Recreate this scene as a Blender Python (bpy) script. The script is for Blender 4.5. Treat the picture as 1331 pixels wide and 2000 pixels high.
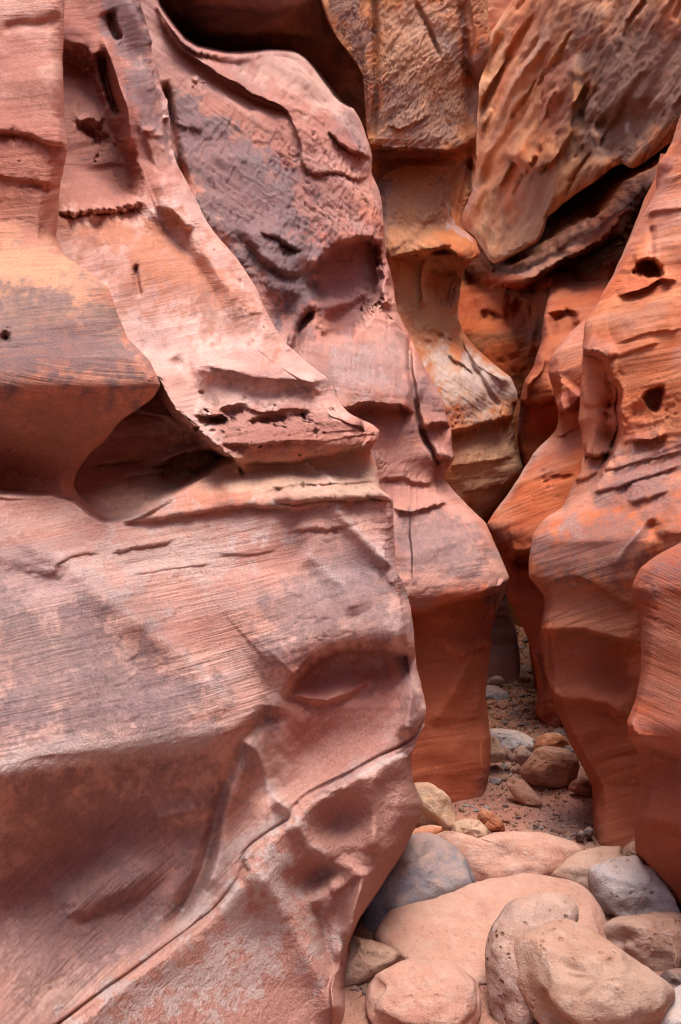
import bpy, math
import numpy as np
ALB = 0.74            # rock albedo scale
RES = 1.0            # sculpt density
# ------------------------------------------------------------------ camera
F, CX, CY, CAMH = 1500.0, 665.5, 1000.0, 1.6       # photo pixels (1331 x 2000), level camera
sc = bpy.context.scene
for o in list(bpy.data.objects): bpy.data.objects.remove(o)
cam = bpy.data.cameras.new('camera'); camo = bpy.data.objects.new('camera', cam)
sc.collection.objects.link(camo)
camo.location = (0, 0, CAMH); camo.rotation_euler = (math.pi/2, 0, 0)
cam.sensor_fit = 'HORIZONTAL'; cam.sensor_width = 36.0; cam.lens = F/1331*36.0
cam.clip_start = 0.05; cam.clip_end = 2000
sc.camera = camo
# ------------------------------------------------------------------ sky, sun, exposure
SUN_EL, SUN_AZ = math.radians(80), math.radians(150)   # azimuth clockwise from +Y
w = bpy.data.worlds.new('World'); sc.world = w; w.use_nodes = True
nt = w.node_tree; nt.nodes.clear()
sky = nt.nodes.new('ShaderNodeTexSky'); sky.sky_type = 'NISHITA'; sky.sun_disc = False
sky.sun_elevation = SUN_EL; sky.sun_rotation = SUN_AZ; sky.dust_density = 2.5; sky.ozone_density = 0.6
bg = nt.nodes.new('ShaderNodeBackground'); bg.inputs[1].default_value = 0.15
wo = nt.nodes.new('ShaderNodeOutputWorld')
nt.links.new(sky.outputs[0], bg.inputs[0]); nt.links.new(bg.outputs[0], wo.inputs[0])
sl = bpy.data.lights.new('sun', 'SUN'); sl.energy = 1.3; sl.angle = math.radians(40); sl.color = (1.0, 0.96, 0.92)
so = bpy.data.objects.new('sun', sl); sc.collection.objects.link(so)
so.rotation_euler = (math.pi/2 - SUN_EL, 0, math.pi - SUN_AZ)
sc.view_settings.view_transform = 'Standard'; sc.view_settings.look = 'None'
sc.view_settings.exposure = 1.85; sc.view_settings.gamma = 1.0
sc.render.engine = 'CYCLES'
cy = sc.cycles
cy.max_bounces = 7; cy.diffuse_bounces = 6; cy.glossy_bounces = 2; cy.use_denoising = True; cy.use_adaptive_sampling = True; cy.adaptive_threshold = 0.03
cy.filter_width = 1.1; cy.caustics_reflective = False; cy.caustics_refractive = False

# ------------------------------------------------------------------ numeric helpers
rng = np.random.default_rng(7)
_perm = np.concatenate([rng.permutation(256)]*3)
_grad = rng.normal(size=(256, 3)); _grad /= np.linalg.norm(_grad, axis=1)[:, None]
_grad = _grad.astype(np.float32)
def perlin(x, y, z):
    x = np.asarray(x, np.float32); y = np.asarray(y, np.float32); z = np.asarray(z, np.float32)
    x, y, z = np.broadcast_arrays(x, y, z)
    xi = np.floor(x); yi = np.floor(y); zi = np.floor(z)
    xf, yf, zf = x-xi, y-yi, z-zi
    xi = xi.astype(np.int32) & 255; yi = yi.astype(np.int32) & 255; zi = zi.astype(np.int32) & 255
    u, v, q = [t*t*t*(t*(t*6-15)+10) for t in (xf, yf, zf)]
    out = 0
    for i in (0, 1):
        for j in (0, 1):
            pij = _perm[_perm[xi+i]+yi+j]
            for k in (0, 1):
                g = _grad[_perm[pij+zi+k]]
                dot = g[..., 0]*(xf-i)+g[..., 1]*(yf-j)+g[..., 2]*(zf-k)
                out = out + dot*(u if i else 1-u)*(v if j else 1-v)*(q if k else 1-q)
    return out*1.6
def fbm(x, y, z, oct=3, gain=0.5):
    a, s, o = 1.0, 1.0, 0
    for k in range(oct):
        o = o + a*perlin(x*s+17.3*k, y*s+5.1*k, z*s-9.7*k); a *= gain; s *= 2.03
    return o
def ridged(x, y, z, oct=3):
    a, s, o = 1.0, 1.0, 0
    for k in range(oct):
        o = o + a*(1-2*np.abs(perlin(x*s+31*k, y*s, z*s+11*k))); a *= 0.5; s *= 2.1
    return o
def sstep(a, b, x):
    t = np.clip((x-a)/(b-a), 0, 1); return t*t*(3-2*t)
def pchip(xk, yk, x):
    xk = np.asarray(xk, float); yk = np.asarray(yk, float); x = np.asarray(x, float)
    if len(xk) == 1: return np.full(x.shape, yk[0])
    h = np.diff(xk); dl = np.diff(yk)/h; m = np.zeros_like(yk)
    for i in range(1, len(xk)-1):
        if dl[i-1]*dl[i] > 0:
            w1, w2 = 2*h[i]+h[i-1], h[i]+2*h[i-1]
            m[i] = (w1+w2)/(w1/dl[i-1]+w2/dl[i])
    m[0], m[-1] = dl[0], dl[-1]
    i = np.clip(np.searchsorted(xk, x)-1, 0, len(xk)-2)
    t = (x-xk[i])/h[i]
    te = t; t = np.clip(t, 0, 1)
    r = ((1+2*t)*(1-t)**2)*yk[i] + (t*(1-t)**2)*h[i]*m[i] + t*t*(3-2*t)*yk[i+1] + t*t*(t-1)*h[i]*m[i+1]
    return r + np.where(te > 1, (te-1)*h[i]*m[i+1], 0) + np.where(te < 0, te*h[i]*m[i], 0)
def lin(tab, x):
    tab = np.array(tab, float); return np.interp(x, tab[:, 0], tab[:, 1])
def unproj(px, py, d):
    return np.stack([(px-CX)/F*d, d, CAMH+(CY-py)/F*d], -1)
# ---- sculpting operators; all sizes in photo pixels at the surface's own distance
def _poly_dist(pts, X, Y):
    best = np.full(X.shape, 1e9); side = np.zeros(X.shape); tt = np.zeros(X.shape)
    pts = np.array(pts, float); seg = np.hypot(*np.diff(pts[:, :2], axis=0).T); L = seg.sum(); acc = 0
    for i in range(len(pts)-1):
        ax, ay = pts[i, :2]; dx, dy = pts[i+1, 0]-ax, pts[i+1, 1]-ay
        l2 = dx*dx+dy*dy
        t = np.clip(((X-ax)*dx+(Y-ay)*dy)/l2, 0, 1)
        ex, ey = X-(ax+t*dx), Y-(ay+t*dy); dd = np.hypot(ex, ey)
        s = np.sign((X-ax)*dy-(Y-ay)*dx)
        m = dd < best
        best = np.where(m, dd, best); side = np.where(m, s, side); tt = np.where(m, (acc+t*seg[i])/L, tt)
        acc += seg[i]
    return best, side, tt
def smooth_pts(pts, n=2):
    p = np.array(pts, float)
    for _ in range(n):
        q = [p[0]]
        for a, b in zip(p[:-1], p[1:]): q += [0.75*a+0.25*b, 0.25*a+0.75*b]
        p = np.array(q+[p[-1]])
    return p
def feat_eval(f, X, Y, wob):
    k = f[0]
    if k == 'S':      # stroke: pts, width, height
        _, pts, wd, h = f[:4]; sm = 1
        d, s, t = _poly_dist(smooth_pts(pts, 1), X, Y)
        tp = np.minimum(1, np.minimum(t, 1-t)/0.12+0.0) if len(f) < 5 else 1
        return h*(np.exp(-(d/wd)**2) if h < 0 else 0.5*np.exp(-(d/wd)**2)+0.5*np.exp(-1.25*np.maximum(np.hypot(d, .2*wd)-.2*wd, 0)/wd))*tp
    if k == 'L':      # lip: pts left to right, width above, width below, height, [undercut, reach]
        _, pts, wu, wl, h = f[:5]
        d, s, t = _poly_dist(smooth_pts(pts, 1), X, Y)
        tp = np.minimum(1, np.minimum(t, 1-t)/0.15)
        d = d + wob*min(min(wu, wl)*0.5, 4)
        up = np.exp(-(np.abs(d)/wu)**1.5)
        lo = 1-sstep(0, wl, d)
        r = np.where(s > 0, up, lo)*h
        if len(f) > 5:
            u, rc = f[5], f[6]
            r = r + np.where(s > 0, 0, -u*sstep(0, wl, d)*np.exp(-(np.maximum(d-wl, 0)/rc)**1.5))
        return r*tp
    if k == 'B':      # blob: cx, cy, rx, ry, angle, height, power
        _, cx, cy_, rx, ry, an, h = f[:7]; pw = f[7] if len(f) > 7 else 2
        a = math.radians(an); u = ((X-cx)*math.cos(a)+(Y-cy_)*math.sin(a))/rx; v = (-(X-cx)*math.sin(a)+(Y-cy_)*math.cos(a))/ry
        r = np.sqrt(u*u+v*v)*(1+(0.7 if min(rx, ry) < 20 else 0.04)*wob)
        if pw == 4: h, pw = h*.5, 2.0
        return h*np.exp(-r**pw)
    if k == 'P':      # polygon plateau: pts, softness, height
        _, pts, soft, h = f[:4]
        p = smooth_pts(list(pts)+[pts[0]], 1)
        d, s, t = _poly_dist(p, X, Y)
        ins = np.zeros(X.shape, bool)
        for (x1, y1), (x2, y2) in zip(p[:-1], p[1:]):
            c = ((y1 > Y) != (y2 > Y)) & (X < (x2-x1)*(Y-y1)/((y2-y1) if abs(y2-y1) > 1e-9 else 1e-9)+x1)
            ins ^= c
        sd = np.where(ins, d, -d)+wob*(min(soft*0.5, 4) if abs(h) > 1.5 else soft*0.6)
        return h*sstep(-soft, soft, sd)
def feat_box(f):
    if f[0] in 'SLP':
        p = np.array([q[:2] for q in f[1]]); pad = {'S': lambda: 3*f[2], 'L': lambda: 3*max(f[2], f[3], f[6] if len(f) > 6 else 0), 'P': lambda: 2*f[2]}[f[0]]()
        return p[:, 0].min()-pad, p[:, 0].max()+pad, p[:, 1].min()-pad, p[:, 1].max()+pad
    r = 3*max(f[3], f[4]); return f[1]-r, f[1]+r, f[2]-r, f[2]+r
def feats_sum(feats, PX, PY, WOB):
    out = np.zeros(PX.shape)
    for f in feats:
        x0, x1, y0, y1 = feat_box(f)
        m = (PX > x0) & (PX < x1) & (PY > y0) & (PY < y1)
        if m.any(): out[m] += feat_eval(f, PX[m], PY[m], WOB[m])
    return out
def feats_max(feats, PX, PY, WOB):
    out = np.zeros(PX.shape)
    for f in feats:
        x0, x1, y0, y1 = feat_box(f)
        m = (PX > x0) & (PX < x1) & (PY > y0) & (PY < y1)
        if m.any():
            v = feat_eval(f, PX[m], PY[m], WOB[m]*2)
            out[m] = np.where(v >= 0, np.maximum(out[m], v), out[m]+v)
    return out

# ------------------------------------------------------------------ materials
def N(nt, t, **kw):
    n = nt.nodes.new(t)
    for k, v in kw.items(): setattr(n, k, v)
    return n
def math_n(nt, op, a, b=None, c=None, clamp=False):
    n = N(nt, 'ShaderNodeMath', operation=op); n.use_clamp = clamp
    for i, v in enumerate((a, b, c)):
        if v is None: continue
        if isinstance(v, (int, float)): n.inputs[i].default_value = v
        else: nt.links.new(v, n.inputs[i])
    return n.outputs[0]
def mixc(nt, fac, a, b, mode='MIX'):
    n = N(nt, 'ShaderNodeMix', data_type='RGBA', blend_type=mode)
    for i, v in ((0, fac), (6, a), (7, b)):
        if isinstance(v, (int, float)): n.inputs[i].default_value = v
        elif isinstance(v, tuple): n.inputs[i].default_value = (*v, 1)
        else: nt.links.new(v, n.inputs[i])
    return n.outputs[2]
def mapr(nt, v, a, b, c=0.0, d=1.0, smooth=True):
    n = N(nt, 'ShaderNodeMapRange'); n.interpolation_type = 'SMOOTHSTEP' if smooth else 'LINEAR'
    nt.links.new(v, n.inputs[0])
    for i, x in enumerate((a, b, c, d)): n.inputs[i+1].default_value = x
    return n.outputs[0]
def noise(nt, vec, scale, detail=4, rough=0.6, dist=0.0):
    n = N(nt, 'ShaderNodeTexNoise'); n.inputs['Scale'].default_value = scale; n.inputs['Detail'].default_value = detail
    n.inputs['Roughness'].default_value = rough; n.inputs['Distortion'].default_value = dist
    nt.links.new(vec, n.inputs['Vector']); return n.outputs[0]
def vmul(nt, vec, s):
    n = N(nt, 'ShaderNodeVectorMath', operation='MULTIPLY'); nt.links.new(vec, n.inputs[0]); n.inputs[1].default_value = s
    return n.outputs[0]
def new_mat(name):
    m = bpy.data.materials.new(name); m.use_nodes = True; t = m.node_tree
    p = t.nodes['Principled BSDF']; p.inputs['Roughness'].default_value = 0.88
    p.inputs['Specular IOR Level'].default_value = 0.18
    return m, t, p
def sandstone():
    m, t, p = new_mat('sandstone')
    col = N(t, 'ShaderNodeAttribute', attribute_name='rock_colour').outputs['Color']
    mk = N(t, 'ShaderNodeAttribute', attribute_name='rock_mask')
    sep = N(t, 'ShaderNodeSeparateColor'); t.links.new(mk.outputs['Color'], sep.inputs[0])
    varn, pale, rough = sep.outputs[0], sep.outputs[1], sep.outputs[2]
    bed = N(t, 'ShaderNodeAttribute', attribute_name='rock_bed').outputs['Vector']
    pos = N(t, 'ShaderNodeTexCoord').outputs['Object']
    lam = noise(t, vmul(t, bed, (95, 4, 4)), 1.0, 3, 0.65)
    lam = math_n(t, 'ADD', 0.5, math_n(t, 'MULTIPLY', math_n(t, 'SUBTRACT', lam, 0.5), mk.outputs['Alpha']))
    grain = noise(t, pos, 120, 3, 0.8)
    flake = noise(t, vmul(t, bed, (15, 30, 30)), 1.0, 4, 0.72)
    c = mixc(t, 1.0, col, mapr(t, lam, 0.25, 0.75, 0.76, 1.22, False), 'MULTIPLY')
    c = mixc(t, 1.0, c, mapr(t, grain, 0.25, 0.75, 0.74, 1.24, False), 'MULTIPLY')
    c = mixc(t, math_n(t, 'MULTIPLY', mapr(t, lam, 0.60, 0.72), 0.45), c, (0.11, 0.048, 0.034))
    # desert varnish, and dark patches along the brow, lips and grooves
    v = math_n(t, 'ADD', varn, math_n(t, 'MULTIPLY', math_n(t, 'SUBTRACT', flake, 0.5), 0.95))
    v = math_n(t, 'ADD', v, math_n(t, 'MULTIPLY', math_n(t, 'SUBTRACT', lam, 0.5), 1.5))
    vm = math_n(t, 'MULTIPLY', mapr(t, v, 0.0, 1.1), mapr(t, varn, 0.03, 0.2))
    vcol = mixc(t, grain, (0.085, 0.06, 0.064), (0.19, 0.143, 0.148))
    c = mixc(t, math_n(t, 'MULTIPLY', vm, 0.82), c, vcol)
    # pale crests: abrasion, plus brightness painted on faces turned to the sky
    pf = math_n(t, 'ADD', pale, math_n(t, 'ADD', math_n(t, 'MULTIPLY', math_n(t, 'SUBTRACT', flake, 0.5), .6), math_n(t, 'MULTIPLY', math_n(t, 'SUBTRACT', grain, 0.5), .9)))
    pm = math_n(t, 'MULTIPLY', mapr(t, pf, 0.25, 0.95), mapr(t, pale, 0.02, 0.3))
    c = mixc(t, math_n(t, 'MULTIPLY', pm, 0.82), c, (0.50, 0.40, 0.365))
    t.links.new(c, p.inputs['Base Color'])
    # relief
    h = math_n(t, 'ADD', math_n(t, 'MULTIPLY', lam, 1.1), math_n(t, 'MULTIPLY', grain, 0.45))
    rr = noise(t, pos, 62, 3, 0.8)
    h = math_n(t, 'ADD', h, math_n(t, 'MULTIPLY', math_n(t, 'MULTIPLY', rr, rough), 2.3))
    b = N(t, 'ShaderNodeBump'); b.inputs['Strength'].default_value = 0.6; b.inputs['Distance'].default_value = 0.011
    t.links.new(h, b.inputs['Height']); t.links.new(b.outputs[0], p.inputs['Normal'])
    return m
SAND = sandstone()
# ------------------------------------------------------------------ mesh helper
def grid_faces(nu, nv):
    i = np.arange(nu*nv).reshape(nv, nu)
    return np.stack([i[:-1, :-1], i[:-1, 1:], i[1:, 1:], i[1:, :-1]], -1).reshape(-1, 4)
def mesh_np(name, V, Q, mat, attrs={}, smooth=True):
    me = bpy.data.meshes.new(name); V = np.ascontiguousarray(V, np.float32).reshape(-1, 3)
    n = Q.shape[1]
    me.vertices.add(len(V)); me.vertices.foreach_set('co', V.ravel())
    me.loops.add(Q.size); me.loops.foreach_set('vertex_index', Q.astype(np.int32).ravel())
    me.polygons.add(len(Q)); me.polygons.foreach_set('loop_start', np.arange(0, Q.size, n, dtype=np.int32))
    if smooth: me.polygons.foreach_set('use_smooth', np.ones(len(Q), bool))
    me.update(calc_edges=True)
    for k, (ty, a) in attrs.items():
        at = me.attributes.new(k, ty, 'POINT')
        at.data.foreach_set('color' if ty == 'FLOAT_COLOR' else 'vector', np.ascontiguousarray(a, np.float32).ravel())
    if mat: me.materials.append(mat)
    return me
def add(name, me, parent=None, **props):
    o = bpy.data.objects.new(name, me); sc.collection.objects.link(o)
    if parent: o.parent = parent
    for k, v in props.items(): o[k] = v
    return o
def srgb(r, g, b):
    f = lambda c: (c/255/12.92 if c <= 10 else ((c/255+0.055)/1.055)**2.4)
    return np.array([f(r), f(g), f(b)])
def normals(P):
    du = np.gradient(P, axis=1); dv = np.gradient(P, axis=0)
    n = np.cross(du, dv); n /= np.linalg.norm(n, axis=-1, keepdims=True)+1e-12
    return n

# ------------------------------------------------------------------ canyon wall builder
def wall(name, label, axis, sil, inner, knots, depth, rnd, back, span, fine, nu, step, feats=(), push=(), bed=None,
         col=None, var=(), pal=(), rgh=(), tint=(), strata=(1.0, 1.0), lump=1.0, rough0=0.15, seed=0, gain=1.0, ledge=1.0, aniso=0.0, mauve=.45, pop=(), spall=1.0, crk=1.0, roll=1.0, nol=(), lam0=.75, nolam=(), cat=None, kind='structure'):
    """axis 'x': the free edge (sil) is px as a function of py; axis 'y': py as a function of px.
    knots/depth: distance in metres, rows (m, d at each knot from inner to free edge).
    rnd: rows (m, width px, drop m) of the rounding at the free edge; back: (px, m) reach of the hidden return."""
    a0, a1 = span; f0, f1 = fine
    m = np.concatenate([np.arange(a0, f0, 45), np.arange(f0, f1, step/RES), np.arange(f1, a1+45, 45)])
    sm = lin(sil, m); im = lin(inner, m)
    ker = np.array([1, 3, 4, 3, 1])/12; n5 = len(ker)//2
    sm = np.convolve(np.pad(sm, n5, mode='edge'), ker, 'valid')
    nu = int(nu*RES)
    dep = np.array([list(r[1:]) for r in depth], float); dm = [r[0] for r in depth]
    D = np.stack([pchip(dm, dep[:, k], np.clip(m, dm[0], dm[-1])) for k in range(dep.shape[1])], 1)
    w_ = lin([(r[0], r[1]) for r in rnd], m); q_ = lin([(r[0], r[2]) for r in rnd], m)
    sg = np.sign(sm-im)
    nr = max(10, int(nu*0.16)); nb = max(8, int(nu*0.07)); nf = nu-nr-nb
    s = np.linspace(0, 1, nf, endpoint=False)
    C = np.zeros((len(m), nu)); DD = np.zeros((len(m), nu))
    edge = sm-sg*w_
    C[:, :nf] = im[:, None]+(edge-im)[:, None]*s
    fr = (C[:, :nf]-im[:, None])/(sm-im)[:, None]
    phi = np.linspace(0, math.radians(140), nr); ph = np.sin(phi)
    C[:, nf:nf+nr] = edge[:, None]+sg[:, None]*w_[:, None]*ph
    for r in range(len(m)):
        DD[r, :nf] = pchip(knots, D[r], fr[r])
        e = pchip(knots, D[r], np.array([(edge[r]-im[r])/(sm[r]-im[r])]))[0]
        DD[r, nf:nf+nr] = e+(D[r, -1]-e)*np.clip(phi/(math.pi/2), 0, 1)+q_[r]*(1-np.cos(phi))
    b = np.linspace(0, 1, nb+1)[1:]
    C[:, nf+nr:] = C[:, nf+nr-1:nf+nr]-sg[:, None]*back[0]*b**0.8
    DD[:, nf+nr:] = DD[:, nf+nr-1:nf+nr]+back[1]*b
    vis = np.ones((len(m), nu)); vis[:, nf:nf+nr] = (1-sstep(1.7, 2.3, phi)); vis[:, nf+nr:] = 0
    M = np.repeat(m[:, None], nu, 1)
    PX, PY = (C, M) if axis == 'x' else (M, C)
    WOB = fbm(PX/42, PY/42, np.full(PX.shape, seed+0.5), 3)
    WOB = WOB+0.7*fbm(PX/13, PY/13, np.full(PX.shape, seed+7.5), 3)
    P0 = unproj(PX, PY, DD); n0 = normals(P0)
    if push: DD = DD + feats_sum(push, PX, PY, WOB*0)
    P = unproj(PX, PY, DD)
    n = normals(P)
    ray = P-np.array([0, 0, CAMH]); ray /= np.linalg.norm(ray, axis=-1, keepdims=True)
    cosv = np.clip(np.abs((n*ray).sum(-1)), .42, 1)
    DD = DD-feats_sum(feats, PX, PY, WOB)*vis*gain*DD/F/cosv
    P = unproj(PX, PY, DD)
    n = normals(P)
    flip = np.sign(-(n*(P-np.array([0, 0, CAMH]))).sum(-1)*vis).sum()
    if flip < 0: n, n0 = -n, -n0
    Pm = DD/F                                     # metres per photo pixel
    x, y, z = P0[..., 0], P0[..., 1], P0[..., 2]
    disp = lump*(7*fbm(x*1.3+seed, y*1.3, z*1.6, 3)+roll*10*fbm(x*.8+seed*3, y*.8, z*3.4+.4*x, 2, .4)+2.0*fbm(x*6, y*6+seed, z*6, 2))
    B = bed(PX, PY) if bed else PY
    Bm = B*float(np.median(Pm))
    warp = 0.012*fbm(x*1.5, y*1.5, z*1.5+seed, 2)
    lay = fbm((Bm+warp)*14, x*0.9, y*0.9+seed, 3)
    lay2 = ridged((Bm+warp)*38, x*1.8, y*1.8, 2)
    R = np.clip(rough0+feats_max(rgh, PX, PY, WOB), 0, 1)
    disp = disp + strata[0]*(2.0*lay)+strata[1]*(0.9*lay2)*(0.5+R)
    ledge = ledge*(1-.9*np.clip(feats_max(nol, PX, PY, WOB), 0, 1))
    saw = lambda q: (lambda t: t*(1-sstep(.80, 1.0, t)))(q-np.floor(q))-.38
    wq = fbm(x*1.6+seed, y*1.6, z*1.6, 3)
    mk1 = sstep(-.15, .5, fbm(x*1.3, y*1.3+seed, z*2.2+5, 3)); mk2 = sstep(-.2, .4, fbm(x*2.6+8, y*2.6, z*4+seed, 3))
    disp = disp + ledge*(0.30+1.3*R)*(5.0*saw(Bm*11+0.8*wq)*mk1+2.6*saw(Bm*29+0.9*wq+7)*mk2)
    ter = lambda q: np.floor(q)+sstep(.62, .98, q-np.floor(q))-q
    an = 1-.72*aniso; sp = fbm(x*2.6*an+seed, y*2.6*an+Bm*9*aniso, z*3.2*an+Bm*3, 6, .58)
    spall = spall*(1-.8*np.clip(feats_max(nol, PX, PY, WOB), 0, 1))
    disp = disp + spall*(0.10+1.25*R)*(5.5*sp+4.5*ter(sp*3.2))
    ck = fbm(x*1.3+seed*2, y*1.3+z*.5, Bm*7+.6*wq, 5, .62); ck2 = fbm(x*3.1, y*3.1+z*2.2+seed, Bm*4, 5, .6)
    ckm = sstep(.0, .45, fbm(x*1.1+50, y*1.1, z*1.6+seed, 2))*spall
    disp = disp-crk*ckm*(3.2*np.exp(-(ck/.028)**2)+2.2*(.25+R)*np.exp(-(ck2/.03)**2))
    sp2 = fbm(x*9*an, y*9*an+seed+Bm*22*aniso, z*11*an+Bm*12, 5, .6)
    disp = disp + (0.10+R)*(1.7*sp2+1.0*ter(sp2*2.4))
    steep = np.clip(np.abs((n*ray).sum(-1))/.30, 0, 1)
    disp = disp*(.22+.78*steep)
    nm = n0+.35*n; nm /= np.linalg.norm(nm, axis=-1, keepdims=True)+1e-9
    P = P + nm*(disp*Pm)[..., None]
    # colour
    base = np.zeros(P.shape)
    c0, c1, c2 = [srgb(*q) for q in (col or [(220, 166, 144), (210, 144, 118), (190, 120, 100)])]
    g1 = sstep(-0.5, 0.5, fbm(x*1.1+9, y*1.1, z*1.4+seed, 3)+0.5*lay)[..., None]
    g2 = sstep(-0.1, 0.7, fbm(x*2.1, y*2.1+4, Bm*5+seed, 3))[..., None]
    base = c0*g1+c1*(1-g1); base = base*(1-0.7*g2)+c2*0.7*g2
    g3 = (sstep(.05, .6, fbm(x*.9+30, y*.9, Bm*2.2+seed, 4))*.55)[..., None]; g4 = (sstep(.1, .55, fbm(x*2.2, y*2.2+60, Bm*7+seed, 4))*.5)[..., None]
    pt_ = np.broadcast_to(mauve(PX, PY) if callable(mauve) else mauve, PX.shape)[..., None]; g3 = g3*np.clip(1-1.3*pt_, 0, 1)
    base = base*(1-g3)+srgb(222, 172, 128)*base/base.max(-1, keepdims=True)*1.0*g3
    base = base*(1-g4)+base*np.array([.90, .77, .74])*g4
    g5 = (sstep(-.25, .45, fbm(x*1.4+12, y*1.4, Bm*3+seed, 5, .6)+.25*lay)*pt_[..., 0]*np.clip(1-feats_max(nolam, PX, PY, WOB), 0, 1))[..., None]
    base = base*(1-g5)+srgb(190, 156, 150)*g5*(base.max(-1, keepdims=True)/.62)  # mauve-grey mixed in by noise, thinned out on the lower faces
    for f, rgb, k in tint:
        a = np.clip(feats_max([f], PX, PY, WOB), 0, 1)[..., None]*k
        base = base*(1-a)+srgb(*rgb)*a
    base = base*ALB
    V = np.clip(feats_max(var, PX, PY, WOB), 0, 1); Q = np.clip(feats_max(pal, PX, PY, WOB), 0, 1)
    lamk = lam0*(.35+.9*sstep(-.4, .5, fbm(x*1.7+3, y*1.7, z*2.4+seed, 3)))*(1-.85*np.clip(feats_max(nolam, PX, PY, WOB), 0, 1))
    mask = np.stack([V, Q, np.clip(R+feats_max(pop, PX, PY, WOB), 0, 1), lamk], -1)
    bedv = np.stack([Bm+warp*0.6, x, y], -1)
    nv = len(m)
    Qd = grid_faces(nu, nv)
    me = mesh_np(name, P, Qd if flip > 0 else Qd[:, ::-1], SAND,
                 {'rock_colour': ('FLOAT_COLOR', np.concatenate([base, np.ones(base.shape[:2]+(1,))], -1)), 'rock_mask': ('FLOAT_COLOR', mask), 'rock_bed': ('FLOAT_VECTOR', bedv)})
    o = add(name, me, label=label)
    if kind: o['kind'] = kind
    if cat: o['category'] = cat
    return o

# ================================================================== THE CANYON WALLS
# ---- left foreground wall (the big one)
L1S = [(-1300, 120), (-500, 200), (0, 273), (53, 287), (100, 294), (147, 310), (210, 326), (273, 337), (321, 347), (363, 368), (410, 389), (452, 415), (505, 463),
       (568, 505), (626, 531), (673, 559), (681, 571), (710, 605), (737, 642), (768, 652), (805, 683), (826, 730), (840, 745), (858, 741), (879, 725),
       (926, 735), (958, 743), (972, 766), (985, 769), (1111, 771), (1137, 788), (1184, 801), (1232, 809), (1300, 814), (1316, 817), (1384, 830), (1416, 826),
       (1442, 814), (1479, 801), (1526, 806), (1569, 826), (1595, 822), (1658, 793), (1737, 746), (1795, 704), (1832, 689), (1884, 684), (1932, 676), (2000, 683), (2200, 690)]
def bedL1(X, Y):
    brow = np.interp(X, [-300, 0, 85, 237, 450, 498, 560, 650, 800], [1540, 1499, 1478, 1465, 1431, 1407, 1330, 1262, 1255])
    up = Y+0.20*X+0.0003*np.maximum(X-300, 0)**2*sstep(1050, 1200, Y)
    lo = (Y+0.95*X)*0.8
    lo2 = (Y+0.8*X)*0.8
    return np.where(Y < brow, up, np.where(X < 520, lo, lo2))
crackL1 = [(60, 2040), (116, 1999), (200, 1936), (263, 1894), (400, 1788), (444, 1742), (473, 1702), (469, 1668), (501, 1637), (545, 1610), (567, 1597), (572, 1580), (599, 1553), (637, 1534), (687, 1509), (738, 1478), (796, 1448), (816, 1424), (826, 1410)]
below_crack = [(140, 2010), (263, 1905), (400, 1800), (444, 1754), (480, 1712), (485, 1668), (545, 1622), (576, 1605), (605, 1566), (687, 1522), (738, 1491), (796, 1462), (835, 1440), (840, 1600), (700, 1800), (700, 2100), (140, 2100)]
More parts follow.
